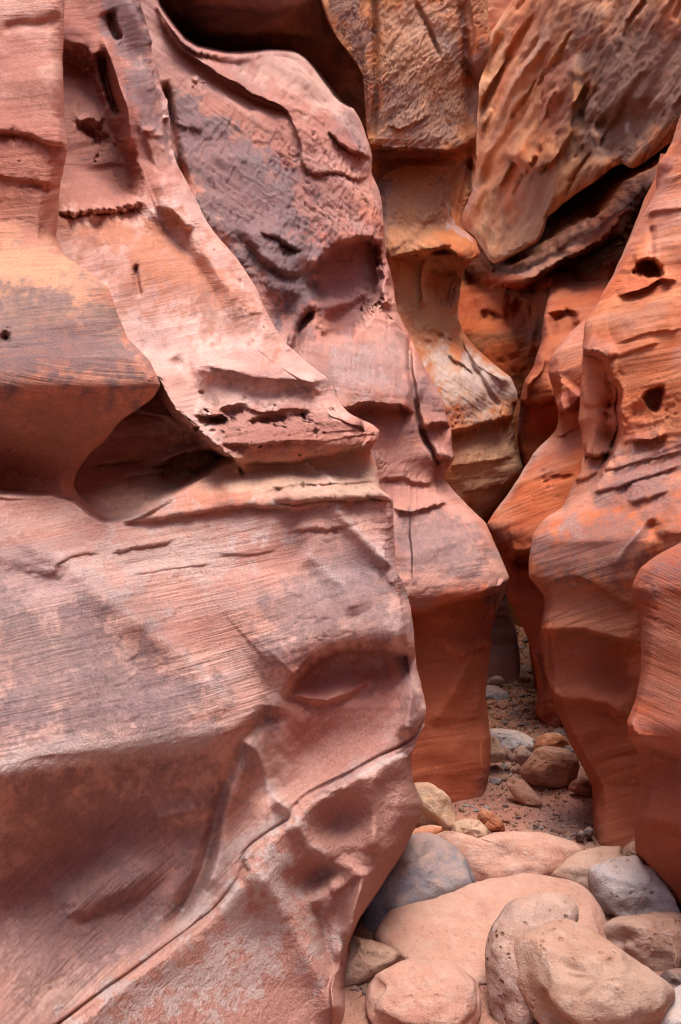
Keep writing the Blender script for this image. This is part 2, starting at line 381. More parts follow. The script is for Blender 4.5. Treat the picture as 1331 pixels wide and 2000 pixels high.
wall('foreground_canyon_wall', 'big smooth pink sandstone wall with a diagonal crack, filling the left foreground', 'x', L1S,
  [(-1300, -700), (0, -330), (2200, -330)],
  [0, .3, .55, .8, 1], [
  (-1300, 3.6, 4.0, 4.4, 4.7, 5.0), (-500, 2.9, 3.3, 3.75, 4.2, 4.5), (0, 2.3, 2.75, 3.2, 3.75, 4.15), (300, 2.15, 2.55, 3.05, 3.55, 3.95), (500, 2.0, 2.4, 2.85, 3.3, 3.65),
  (680, 1.85, 2.25, 2.65, 3.05, 3.30), (740, 1.8, 2.15, 2.55, 2.95, 3.15), (840, 1.75, 2.1, 2.5, 2.85, 2.98), (910, 1.72, 2.12, 2.56, 2.92, 3.06), (990, 1.65, 2.02, 2.42, 2.75, 2.92), (1110, 1.5, 1.87, 2.28, 2.62, 2.82),
  (1250, 1.35, 1.72, 2.15, 2.52, 2.72), (1400, 1.2, 1.58, 2.06, 2.44, 2.64), (1480, 1.17, 1.55, 2.05, 2.42, 2.60), (1600, 1.24, 1.64, 2.08, 2.40, 2.56), (1750, 1.20, 1.57, 1.97, 2.33, 2.53), (1900, 1.06, 1.40, 1.80, 2.19, 2.44), (2200, .82, 1.12, 1.52, 1.93, 2.25)],
  [(-1300, 60, .4), (0, 60, .4), (300, 70, .35), (600, 90, .35), (700, 60, .2), (800, 50, .15), (850, 25, .08), (960, 25, .1), (990, 34, .3), (1080, 40, .3), (1120, 70, .2), (1230, 70, .2), (1400, 40, .12), (1470, 60, .2), (1560, 95, .33), (1660, 95, .4), (1740, 60, .35), (1800, 30, .2), (2200, 40, .3)],
  (420, 1.7), (-900, 2180), (-70, 2060), 440, 2.6, bed=bedL1, seed=3, rough0=.06, col=[(224, 182, 168), (212, 160, 144), (190, 138, 126)], mauve=lambda X, Y: .15+.65*sstep(960, 1120, Y), pop=[('P', below_crack, 10, .9), ('S', [(0, 1510), (150, 1475), (300, 1465), (460, 1435)], 40, .5), ('P', [(0, 1780), (220, 1720), (300, 1740), (200, 1900), (0, 1960)], 40, .4)], nol=[('P', below_crack, 14, 1), ('P', [(-60, 1480), (450, 1440), (560, 1340), (800, 1280), (820, 1440), (500, 1640), (100, 2010), (-60, 2010)], 40, .8)], nolam=[('P', below_crack, 10, 1), ('P', [(560, 1260), (820, 1260), (820, 1440), (560, 1580)], 30, .6)], strata=(.8, .8), gain=1.6, roll=1.5,
  push=[('P', [(-420, 760), (300, 730), (330, 785), (366, 830), (410, 868), (440, 892), (420, 912), (384, 935), (320, 975), (235, 1016), (190, 1016), (130, 962), (0, 962), (-420, 950)], 12, .40)],
  feats=[
   # crest lines of the lower sweep
   ('S', [(-40, 900), (0, 963), (44, 1038), (122, 1092), (186, 1166), (257, 1210), (338, 1268), (382, 1298), (450, 1369), (490, 1420)], 40, 15),
   ('P', [(-60, 960), (0, 985), (44, 1050), (122, 1100), (100, 1130), (-60, 1090)], 20, 8),
   ('S', [(589, 1072), (637, 1112), (681, 1153), (700, 1200)], 26, 12),
   ('S', [(640, 975), (665, 1010), (704, 1051), (738, 1085), (775, 1120), (795, 1150)], 16, 14),
   # the brow and the hollow under it
   ('L', [(-120, 1540), (0, 1499), (85, 1480), (152, 1462), (237, 1465), (304, 1455), (372, 1445), (450, 1431), (498, 1407), (530, 1380)], 130, 220, 38),
   ('B', 140, 1670, 230, 110, -30, -26), ('B', 380, 1600, 100, 70, -40, -22), ('B', 300, 1640, 150, 60, -35, 10),
   ('L', [(120, 1790), (160, 1765), (210, 1742), (270, 1718), (300, 1670)], 80, 40, 14), ('B', 250, 1800, 130, 60, -30, -10),
   ('S', [(300, 1600), (350, 1588), (392, 1580)], 18, 12),
   # the flute with its two crests
   ('S', [(532, 1362), (524, 1380), (515, 1407), (490, 1430), (468, 1468), (440, 1530), (425, 1580), (414, 1630), (398, 1690), (360, 1760), (320, 1830)], 16, -19),
   ('S', [(535, 1380), (525, 1430), (520, 1480), (530, 1530), (550, 1565)], 26, -22),
   ('S', [(470, 1440), (498, 1461), (515, 1492), (528, 1539), (549, 1570), (575, 1590)], 13, 18), ('B', 478, 1560, 36, 80, 15, -16), 
   ('S', [(466, 1520), (440, 1580), (430, 1640), (425, 1690), (400, 1740)], 18, 10),
   ('B', 680, 1430, 130, 60, -32, -34), ('B', 590, 1470, 50, 110, 18, -18),
   # dark scoop with the inner bulge
   ('L', [(540, 1350), (569, 1325), (610, 1276), (653, 1258), (691, 1249), (738, 1256), (789, 1262), (830, 1250)], 90, 26, 34, 26, 45),
   ('B', 700, 1305, 130, 44, -6, -46), ('L', [(565, 1345), (590, 1356), (616, 1366), (650, 1364), (690, 1346), (730, 1320)], 40, 14, 15, 6, 30),
   ('S', [(800, 1260), (808, 1320), (800, 1380), (790, 1440)], 14, 12),
   # the diagonal crack and what lies under it
   ('S', crackL1, 3.0, -6, 1), ('P', below_crack, 8, 6),
   ('S', [(116, 2016), (263, 1912), (400, 1808), (452, 1760), (490, 1700), (545, 1630), (590, 1590), (640, 1554), (690, 1528), (745, 1498), (800, 1466)], 40, 14),
   ('B', 665, 1600, 56, 44, -25, -46), ('B', 625, 1705, 60, 28, -30, -40), ('B', 745, 1560, 26, 60, 5, -14), ('B', 560, 1690, 60, 40, 30, 8),
   ('S', [(567, 1597), (600, 1645), (640, 1680), (680, 1690), (702, 1700)], 16, 13), ('S', [(480, 1690), (530, 1735), (565, 1800), (610, 1880), (650, 1960), (670, 2010)], 34, 22),
   ('S', [(735, 1500), (729, 1560), (732, 1620), (722, 1665)], 14, 13), ('L', [(640, 1740), (668, 1728), (690, 1712), (706, 1694)], 30, 14, 8),
   ('S', [(610, 1760), (628, 1800), (632, 1850), (660, 1900)], 14, -16), ('S', [(706, 1690), (704, 1730), (686, 1790), (682, 1840)], 14, 22), ('B', 655, 1790, 22, 60, 8, -12),
   # middle ledges
   ('L', [(370, 705), (400, 700), (470, 712), (530, 728), (585, 735), (640, 738), (660, 742)], 62, 46, 20),
   ('S', [(340, 690), (375, 746), (410, 775), (432, 795)], 16, -9), ('B', 345, 790, 40, 60, -30, 18), ('B', 418, 816, 24, 12, 0, -10), ('L', [(385, 800), (412, 806), (445, 800)], 22, 8, 12, 10, 16),
   ('B', 460, 795, 26, 8, -8, -11), ('B', 540, 812, 40, 9, -6, -13), ('B', 512, 818, 14, 8, 0, -9),
   ('L', [(430, 786), (470, 780), (500, 796), (545, 798), (590, 792), (620, 800)], 20, 5, 5), ('L', [(410, 862), (440, 868), (480, 866), (540, 862), (640, 860)], 14, 4, 8),
   ('L', [(440, 900), (480, 899), (520, 896), (560, 900), (593, 889), (640, 884), (676, 878), (724, 876), (750, 860)], 60, 8, 20, 8, 50),
   ('S', [(585, 892), (619, 923), (661, 961), (690, 985)], 12, 8),
   ('L', [(505, 968), (560, 962), (610, 958), (690, 950), (745, 940)], 14, 5, 5), ('L', [(530, 984), (590, 984), (638, 979), (694, 980), (735, 975), (772, 976)], 18, 5, 15),
   ('L', [(230, 1022), (300, 1013), (375, 1002), (450, 988), (510, 989), (580, 996), (634, 986)], 40, 8, 12), ('L', [(560, 1040), (600, 1032), (640, 1036), (670, 1028)], 20, 5, 4),
   ('L', [(210, 1082), (250, 1072), (300, 1062), (340, 1056)], 30, 5, 5), ('L', [(420, 1080), (470, 1082), (520, 1076), (545, 1066)], 14, 4, 2.5), ('L', [(240, 1130), (300, 1118), (330, 1112), (420, 1100)], 14, 4, 2.5),
   ('L', [(100, 1110), (122, 1092), (160, 1080), (190, 1085)], 14, 5, 4),
   # the alcove between the two bulges
   ('L', [(290, 912), (340, 890), (395, 872), (430, 880), (470, 902), (440, 905)], 18, 8, 40, 10, 20), ('S', [(318, 760), (330, 790), (362, 825), (395, 852), (415, 862)], 14, 12),
   ('L', [(170, 860), (230, 852), (300, 846), (350, 850)], 20, 6, 7, 5, 12), ('L', [(160, 905), (220, 900), (290, 888)], 18, 6, 7, 5, 12), ('L', [(230, 940), (280, 930), (340, 918)], 14, 5, 6), ('L', [(240, 800), (290, 800), (335, 815)], 16, 6, 5),
   ('B', 390, 920, 26, 10, -20, -26, 4), ('B', 365, 868, 26, 10, -22, -26, 4),
   # the upper wall: scoops, ribs and pits
   ('P', [(60, 120), (150, 90), (195, 150), (232, 250), (262, 330), (262, 395), (200, 412), (60, 420)], 22, -30), ('S', [(196, 100), (204, 140), (216, 190), (232, 230)], 8, -26),
   ('S', [(200, 60), (216, 110), (240, 170), (252, 215), (256, 260), (250, 300)], 11, 22), ('L', [(110, 418), (147, 416), (180, 412), (210, 410), (250, 402), (275, 385)], 60, 16, 11, 14, 60),
   ('B', 178, 258, 24, 9, 35, -24, 4), ('S', [(150, 236), (178, 226), (200, 240)], 9, 8),
   ('S', [(262, 240), (285, 300), (318, 360)], 12, -7), ('S', [(180, 430), (190, 500), (215, 560)], 26, -8),   ('B', 292, 253, 13, 8, 20, 16, 4), ('B', 497, 605, 11, 7, 0, 10, 4), ('B', 470, 540, 9, 5, 20, 8, 4), ('B', 444, 488, 12, 5, 30, 9, 4), ('B', 562, 678, 14, 5, 5, 12, 4), ('S', [(300, 420), (360, 500), (430, 600)], 24, -9),
   ('S', [(270, 10), (280, 60), (300, 130), (318, 210), (330, 290), (342, 330)], 7, -16), ('L', [(300, 405), (325, 400), (345, 420), (370, 455)], 30, 8, 10), ('S', [(262, 520), (268, 560), (275, 580)], 6, -8),
   ('S', [(210, 20), (222, 55), (238, 75)], 10, -12), ('S', [(235, 120), (280, 260), (330, 380), (420, 520), (500, 640)], 34, 14)],
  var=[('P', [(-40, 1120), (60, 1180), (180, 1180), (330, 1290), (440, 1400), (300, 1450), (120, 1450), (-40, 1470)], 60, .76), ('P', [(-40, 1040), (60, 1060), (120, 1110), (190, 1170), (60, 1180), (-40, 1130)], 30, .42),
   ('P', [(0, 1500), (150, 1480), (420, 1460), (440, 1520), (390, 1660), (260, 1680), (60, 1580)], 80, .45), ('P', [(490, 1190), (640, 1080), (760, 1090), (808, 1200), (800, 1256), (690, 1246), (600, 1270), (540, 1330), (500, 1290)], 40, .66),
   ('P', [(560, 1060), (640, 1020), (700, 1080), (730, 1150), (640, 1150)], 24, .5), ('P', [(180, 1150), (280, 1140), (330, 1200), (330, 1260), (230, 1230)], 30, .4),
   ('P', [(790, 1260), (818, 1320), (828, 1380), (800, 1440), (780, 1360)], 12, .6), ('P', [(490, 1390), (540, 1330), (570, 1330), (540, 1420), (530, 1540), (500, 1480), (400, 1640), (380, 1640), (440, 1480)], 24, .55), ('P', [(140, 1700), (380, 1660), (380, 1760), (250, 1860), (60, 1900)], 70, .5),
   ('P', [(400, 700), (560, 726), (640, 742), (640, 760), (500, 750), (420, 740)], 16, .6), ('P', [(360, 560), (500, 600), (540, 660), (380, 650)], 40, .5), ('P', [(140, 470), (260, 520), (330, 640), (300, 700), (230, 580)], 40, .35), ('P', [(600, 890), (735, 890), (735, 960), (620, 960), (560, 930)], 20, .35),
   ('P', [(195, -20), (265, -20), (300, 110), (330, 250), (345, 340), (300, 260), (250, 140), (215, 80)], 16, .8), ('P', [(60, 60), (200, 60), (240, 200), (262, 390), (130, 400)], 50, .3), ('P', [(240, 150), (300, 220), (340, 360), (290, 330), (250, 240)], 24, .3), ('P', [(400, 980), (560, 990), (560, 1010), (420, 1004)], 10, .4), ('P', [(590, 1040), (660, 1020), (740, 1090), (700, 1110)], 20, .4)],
  pal=[('S', [(-40, 1505), (0, 1499), (85, 1478), (152, 1461), (237, 1466), (304, 1456), (372, 1446), (461, 1425)], 38, .85), ('S', [(60, 1045), (122, 1092), (186, 1166), (257, 1210), (338, 1268), (382, 1298), (450, 1369), (485, 1415)], 20, .5),
   ('S', [(505, 1480), (528, 1539), (549, 1570), (560, 1590), (500, 1630), (440, 1660), (425, 1720), (380, 1790), (300, 1850)], 26, .75), ('P', [(120, 2010), (263, 1912), (400, 1808), (452, 1760), (490, 1700), (545, 1630), (580, 1680), (600, 1900), (400, 1960), (200, 2030)], 90, .9),
   ('S', [(690, 1524), (738, 1496), (796, 1466)], 12, .8), ('S', [(600, 1570), (640, 1552), (690, 1526)], 8, .5), ('S', [(560, 1600), (600, 1650), (660, 1700), (690, 1700)], 20, .5), ('S', [(589, 1072), (637, 1112), (681, 1153)], 16, .5), ('S', [(640, 975), (704, 1051), (772, 1116)], 10, .6),
   ('P', [(230, 1010), (450, 980), (600, 1000), (560, 1090), (350, 1180), (200, 1150), (100, 1090)], 70, .6), ('S', [(619, 923), (661, 961)], 7, .6), ('S', [(400, 660), (470, 680), (560, 700), (620, 725)], 24, .3), ('S', [(260, 1330), (200, 1380), (300, 1350), (400, 1310)], 8, .3), ('P', [(560, 1450), (700, 1390), (800, 1390), (800, 1440), (680, 1500), (580, 1550)], 30, .35), ('S', [(310, 340), (400, 470), (500, 600), (560, 690)], 26, .35)],
  rgh=[('P', [(150, 800), (320, 770), (420, 880), (300, 970), (200, 1000)], 24, .4), ('P', [(400, 770), (600, 780), (745, 840), (730, 880), (600, 890), (440, 900), (390, 850)], 14, .8), ('P', [(520, 960), (770, 975), (770, 1060), (700, 1040), (560, 1050)], 16, .55), ('P', [(200, 1060), (420, 1030), (560, 1060), (420, 1120), (200, 1150)], 20, .35), ('P', [(110, 430), (320, 440), (300, 490), (160, 490)], 14, .5), ('P', [(160, 200), (330, 230), (340, 340), (280, 320), (180, 300)], 20, .4), ('P', [(260, 0), (330, 200), (345, 330), (300, 200)], 14, .5)],
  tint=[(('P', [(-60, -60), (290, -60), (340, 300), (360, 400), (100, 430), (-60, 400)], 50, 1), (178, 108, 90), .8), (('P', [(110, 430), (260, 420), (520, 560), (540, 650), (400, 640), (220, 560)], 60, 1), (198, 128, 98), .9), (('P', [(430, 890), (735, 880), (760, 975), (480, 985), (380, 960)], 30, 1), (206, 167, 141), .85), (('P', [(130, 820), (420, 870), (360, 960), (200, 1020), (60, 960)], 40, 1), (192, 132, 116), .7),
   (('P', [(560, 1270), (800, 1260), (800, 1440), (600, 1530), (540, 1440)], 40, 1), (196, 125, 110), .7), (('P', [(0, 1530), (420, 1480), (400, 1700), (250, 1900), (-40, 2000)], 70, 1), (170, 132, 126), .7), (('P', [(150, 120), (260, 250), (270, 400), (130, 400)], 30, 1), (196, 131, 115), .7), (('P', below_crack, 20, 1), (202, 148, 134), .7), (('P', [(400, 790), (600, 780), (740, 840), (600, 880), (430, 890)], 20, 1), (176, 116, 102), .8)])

# ---- upper-left bulge in front of it
wall('bulging_canyon_wall', 'rounded bulging rock brow at the left edge, overhanging a shadowed alcove', 'x',
  [(-1300, 30), (-300, 100), (0, 128), (126, 122), (231, 124), (284, 129), (363, 116), (436, 113), (463, 112), (500, 131), (531, 174), (563, 210), (621, 231), (658, 247), (705, 294), (752, 316), (779, 300), (821, 236), (863, 204), (884, 178), (921, 150), (947, 143), (968, 152), (994, 184), (1010, 205), (1040, 210), (1100, 190)],
  [(-1300, -700), (1100, -420)], [0, .4, .7, 1], [
  (-1300, 3.3, 3.8, 4.1, 4.4), (0, 2.1, 2.5, 2.75, 2.95), (250, 1.98, 2.36, 2.58, 2.74), (450, 1.86, 2.22, 2.45, 2.62), (560, 1.70, 2.02, 2.26, 2.46), (660, 1.56, 1.86, 2.10, 2.34), (740, 1.50, 1.80, 2.04, 2.30), (800, 1.55, 1.85, 2.07, 2.30), (880, 1.72, 2.02, 2.18, 2.34), (930, 1.82, 2.14, 2.28, 2.38), (965, 1.84, 2.18, 2.32, 2.40), (1000, 1.76, 2.08, 2.24, 2.36), (1030, 1.72, 2.10, 2.30, 2.44), (1100, 1.9, 2.35, 2.5, 2.6)],
  [(-1300, 40, .3), (0, 34, .25), (440, 40, .25), (560, 60, .25), (680, 60, .22), (750, 30, .1), (850, 30, .16), (940, 30, .2), (1100, 30, .2)], (90, .5), (-1300, 1090), (-70, 1080), 210, 2.6, seed=11, rough0=.06, mauve=.15, strata=(.7, .8),
  bed=lambda X, Y: np.where(Y < 700, Y+0.10*X, Y-0.12*X+0.0004*(X-150)**2),
  feats=[('B', 11, 663, 9, 12, 10, -40, 4), ('L', [(-60, 250), (0, 256), (50, 262), (90, 278), (135, 284)], 30, 8, 7, 8, 24), ('B', 22, 268, 16, 6, 0, -14, 4), ('B', 70, 362, 16, 6, 10, -14, 4), ('L', [(-60, 330), (30, 345), (80, 352), (118, 362)], 24, 8, 4, 4, 20), ('L', [(-40, 412), (40, 430), (110, 462)], 40, 30, -10),
   ('S', [(0, 60), (40, 48), (80, 52), (125, 30)], 12, -10), ('S', [(231, 640), (270, 690), (312, 745)], 14, 10), ('B', 60, 160, 70, 40, 0, 10), ('B', 120, 600, 60, 40, 20, 8), ('S', [(60, 860), (140, 880), (190, 850)], 10, -5), ('B', 50, 980, 40, 16, 10, 6)],
  var=[('P', [(-40, 590), (100, 560), (220, 590), (250, 660), (310, 740), (290, 780), (140, 740), (-40, 760)], 45, .85), ('P', [(30, 470), (60, 450), (60, 490)], 14, .5), ('P', [(150, 540), (215, 570), (225, 620), (160, 620)], 20, .5), ('P', [(-40, 760), (150, 750), (280, 770), (160, 880), (-40, 880)], 50, .28)],
  rgh=[('P', [(-60, 255), (130, 275), (118, 380), (-60, 380)], 20, .55)],
  tint=[(('P', [(-60, 430), (110, 470), (220, 570), (230, 640), (-60, 640)], 40, 1), (218, 160, 124), .8), (('P', [(-60, 780), (300, 770), (150, 960), (-60, 970)], 50, 1), (184, 130, 111), .8), (('P', [(-60, 945), (140, 945), (210, 1010), (-60, 1010)], 20, 1), (211, 156, 134), .8), (('P', [(-60, 0), (125, 100), (125, 400), (-60, 400)], 60, 1), (190, 120, 102), .8)])

# ---- second left buttress
wall('second_canyon_buttress', 'dark-stained buttress behind the foreground wall, flaring to an overhanging lip', 'x',
  [(-1300, 500), (-300, 560), (0, 600), (95, 620), (140, 640), (163, 652), (195, 668), (211, 693), (232, 704), (284, 725), (305, 729), (337, 725), (390, 746), (437, 752), (500, 754), (548, 770), (606, 777), (668, 809), (711, 830), (769, 862), (826, 877), (874, 883), (895, 888), (916, 876), (934, 870), (963, 893), (995, 925), (1021, 951), (1063, 967), (1095, 983), (1129, 996), (1142, 991), (1169, 978), (1206, 967), (1237, 959), (1253, 963), (1300, 956), (1353, 949), (1395, 954), (1442, 959), (1500, 956), (1532, 952), (1700, 945)],
  [(-1300, 150), (0, 200), (300, 230), (500, 330), (680, 430), (800, 540), (1000, 590), (1150, 640), (1400, 680), (1700, 690)],
  [0, .3, .6, .85, 1], [(-1300, 6.2, 6.6, 7, 7.4, 7.6), (0, 4.7, 4.9, 5.2, 5.6, 5.9), (200, 4.5, 4.7, 4.95, 5.3, 5.6), (400, 4.3, 4.5, 4.8, 5.1, 5.4), (520, 4.15, 4.4, 4.75, 5.05, 5.25), (640, 3.95, 4.2, 4.55, 4.85, 5.05), (780, 3.8, 4.05, 4.3, 4.6, 4.8), (860, 3.75, 4.0, 4.35, 4.62, 4.78), (1000, 3.65, 3.9, 4.15, 4.42, 4.6), (1130, 3.6, 3.8, 4.02, 4.22, 4.4), (1210, 3.7, 3.92, 4.15, 4.32, 4.5), (1350, 3.75, 3.98, 4.15, 4.34, 4.52), (1550, 3.75, 3.95, 4.12, 4.3, 4.47), (1700, 3.7, 3.9, 4.1, 4.25, 4.4)],
  [(-1300, 40, .4), (200, 40, .4), (500, 26, .3), (640, 40, .3), (800, 40, .25), (900, 22, .2), (1000, 50, .3), (1130, 22, .12), (1250, 18, .2), (1500, 18, .25), (1700, 20, .3)], (260, 1.9), (-800, 1690), (-60, 1600), 290, 2.8, seed=23, rough0=.12, mauve=.3, ledge=.45, spall=1.3, crk=1.6, aniso=.3, nolam=[('P', [(760, 1190), (1000, 1140), (970, 1560), (780, 1600)], 20, 1)], nol=[('P', [(760, 1190), (1000, 1140), (970, 1560), (780, 1600)], 20, 1)], gain=1.3, strata=(.8, 1.0),
  bed=lambda X, Y: np.where(Y < 480, (Y*0.8-0.55*X), np.where(Y < 800, Y-0.15*X, Y+0.12*X)),
  push=[('P', [(150, -1300), (306, -60), (310, 0), (337, 40), (373, 82), (431, 95), (489, 98), (536, 91), (579, 94), (610, 118), (642, 158), (663, 190), (690, 204), (715, 170), (760, -60), (760, -1400), (150, -1400)], 10, 2.6)],
  feats=[('L', [(305, 10), (325, 50), (368, 100), (431, 139), (473, 158), (526, 189), (563, 208), (572, 235)], 36, 7, 16, 6, 24), ('L', [(563, 208), (575, 245), (594, 294), (589, 316), (610, 347), (657, 333), (700, 352), (730, 330)], 24, 6, 6, 3, 14), ('L', [(640, 255), (670, 285), (700, 296), (728, 308)], 30, 6, 10, 6, 24),
   ('P', [(338, 300), (470, 290), (540, 310), (570, 400), (600, 500), (560, 600), (470, 520), (380, 420)], 22, 16), ('L', [(480, 440), (500, 480), (540, 520), (600, 530)], 60, 24, 12, 8, 40), ('L', [(505, 455), (540, 465), (580, 490)], 16, 5, 7, 5, 10), ('L', [(540, 475), (565, 482), (586, 494)], 10, 4, 5, 4, 8),
   ('P', [(608, 560), (612, 528), (647, 492), (690, 470), (735, 472), (748, 520), (735, 590), (700, 640), (650, 670), (628, 650), (622, 610)], 15, -52), ('L', [(600, 540), (618, 512), (650, 486), (700, 466), (752, 470)], 34, 8, 22), ('L', [(628, 622), (640, 600), (680, 590), (725, 560)], 26, 20, 18), ('S', [(570, 700), (580, 670), (586, 640), (612, 610)], 9, -26), ('S', [(620, 590), (628, 625), (635, 655)], 9, 18),
   ('B', 550, 630, 40, 40, 0, -20), ('L', [(640, 800), (667, 792), (714, 784), (760, 784), (795, 792), (816, 802)], 60, 9, 26, 16, 34), ('S', [(806, 640), (800, 700), (812, 770), (816, 820), (826, 860), (850, 895), (868, 930)], 6, -20), ('L', [(814, 836), (850, 824), (880, 826)], 24, 10, 10, 12, 20), ('B', 845, 885, 24, 20, 0, 10), ('L', [(845, 892), (868, 890), (890, 898)], 16, 6, 12, 10, 14),
   ('L', [(735, 935), (780, 930), (825, 940), (860, 930)], 26, 8, 8), ('L', [(770, 985), (800, 1000), (850, 985), (880, 975)], 18, 6, 9), ('L', [(760, 1180), (804, 1195), (840, 1186), (867, 1174), (925, 1162), (967, 1147), (1000, 1128)], 90, 12, 30, 42, 90), ('S', [(772, 1100), (840, 1070), (900, 1040), (960, 1080)], 40, 6),
   ('L', [(900, 1292), (914, 1279), (946, 1260), (966, 1252)], 30, 8, 12), ('S', [(946, 1262), (905, 1330), (850, 1420)], 20, 8), ('B', 900, 1470, 70, 40, 20, 8), ('S', [(320, 160), (332, 230), (345, 310), (362, 360)], 9, -26), ('B', 385, 150, 9, 7, 30, 6, 3), ('B', 398, 157, 8, 5, 0, 5, 3), ('L', [(345, 240), (370, 250), (396, 256)], 14, 5, 4), ('S', [(735, 490), (748, 560), (765, 600)], 8, 10), ('B', 690, 730, 90, 40, 20, 10), ('B', 770, 560, 14, 30, 0, -20)],
  var=[('P', [(330, 190), (430, 200), (530, 290), (575, 370), (610, 470), (608, 600), (560, 640), (490, 560), (380, 420)], 34, .92), ('P', [(600, 680), (700, 660), (800, 660), (860, 770), (870, 860), (820, 800), (640, 790)], 36, .5), ('P', [(650, 780), (816, 790), (830, 850), (720, 860)], 26, .5), ('P', [(780, 1010), (900, 1000), (980, 1100), (900, 1130), (790, 1110)], 30, .66), ('P', [(640, 230), (700, 220), (730, 310), (670, 290)], 16, .5), ('P', [(560, 420), (740, 420), (750, 470), (600, 490)], 24, .45), ('P', [(760, 600), (810, 680), (860, 780), (830, 780), (780, 690)], 12, .5), ('P', [(320, 20), (400, 110), (520, 180), (560, 200), (500, 150), (400, 90)], 12, .3)],
  pal=[('P', [(640, 680), (760, 680), (800, 770), (660, 770)], 40, .45), ('S', [(690, 215), (725, 290)], 12, .4), ('P', [(600, 400), (740, 400), (745, 440), (620, 450)], 20, .35), ('S', [(900, 1010), (960, 1050), (990, 1130)], 10, .4)],
  rgh=[('P', [(330, 150), (560, 240), (740, 300), (750, 470), (600, 560), (500, 500), (380, 400)], 30, .48), ('P', [(540, 480), (620, 540), (590, 680), (540, 620)], 20, .5), ('P', [(440, 110), (640, 170), (720, 280), (600, 240)], 20, .25), ('P', [(780, 930), (880, 960), (860, 1000), (770, 1000)], 20, .3)],
  tint=[(('P', [(610, 480), (740, 480), (760, 600), (650, 660)], 20, 1), (178, 124, 117), .8), (('P', [(760, 1190), (1000, 1140), (970, 1560), (780, 1600)], 20, 1), (222, 122, 82), .9), (('P', [(480, 100), (620, 110), (700, 230), (560, 190)], 24, 1), (212, 167, 147), .8), (('P', [(560, 420), (600, 560), (600, 660), (540, 620), (500, 560)], 30, 1), (146, 102, 97), .6), (('P', [(770, 900), (900, 950), (960, 1060), (780, 1010)], 30, 1), (204, 147, 132), .6)],
  col=[(204, 150, 132), (190, 128, 110), (162, 106, 96)])

# ---- roof of the high cave, seen from below
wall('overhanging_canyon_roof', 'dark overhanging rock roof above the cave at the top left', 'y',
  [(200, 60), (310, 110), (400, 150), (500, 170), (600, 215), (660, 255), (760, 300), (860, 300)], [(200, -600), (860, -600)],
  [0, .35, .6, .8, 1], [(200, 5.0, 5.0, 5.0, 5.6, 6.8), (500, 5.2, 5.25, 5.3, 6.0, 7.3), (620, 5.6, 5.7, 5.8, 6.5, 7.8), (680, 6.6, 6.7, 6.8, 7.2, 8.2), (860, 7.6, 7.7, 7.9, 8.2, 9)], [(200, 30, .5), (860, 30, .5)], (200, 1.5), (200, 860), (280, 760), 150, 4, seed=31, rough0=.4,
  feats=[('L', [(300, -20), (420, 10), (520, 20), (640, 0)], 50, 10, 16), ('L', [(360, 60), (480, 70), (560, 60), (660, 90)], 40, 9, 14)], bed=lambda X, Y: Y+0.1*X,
  col=[(176, 119, 95), (160, 106, 84), (130, 87, 75)], tint=[(('P', [(480, 60), (620, 60), (640, 130), (480, 110)], 30, 1), (200, 139, 98), .8)])

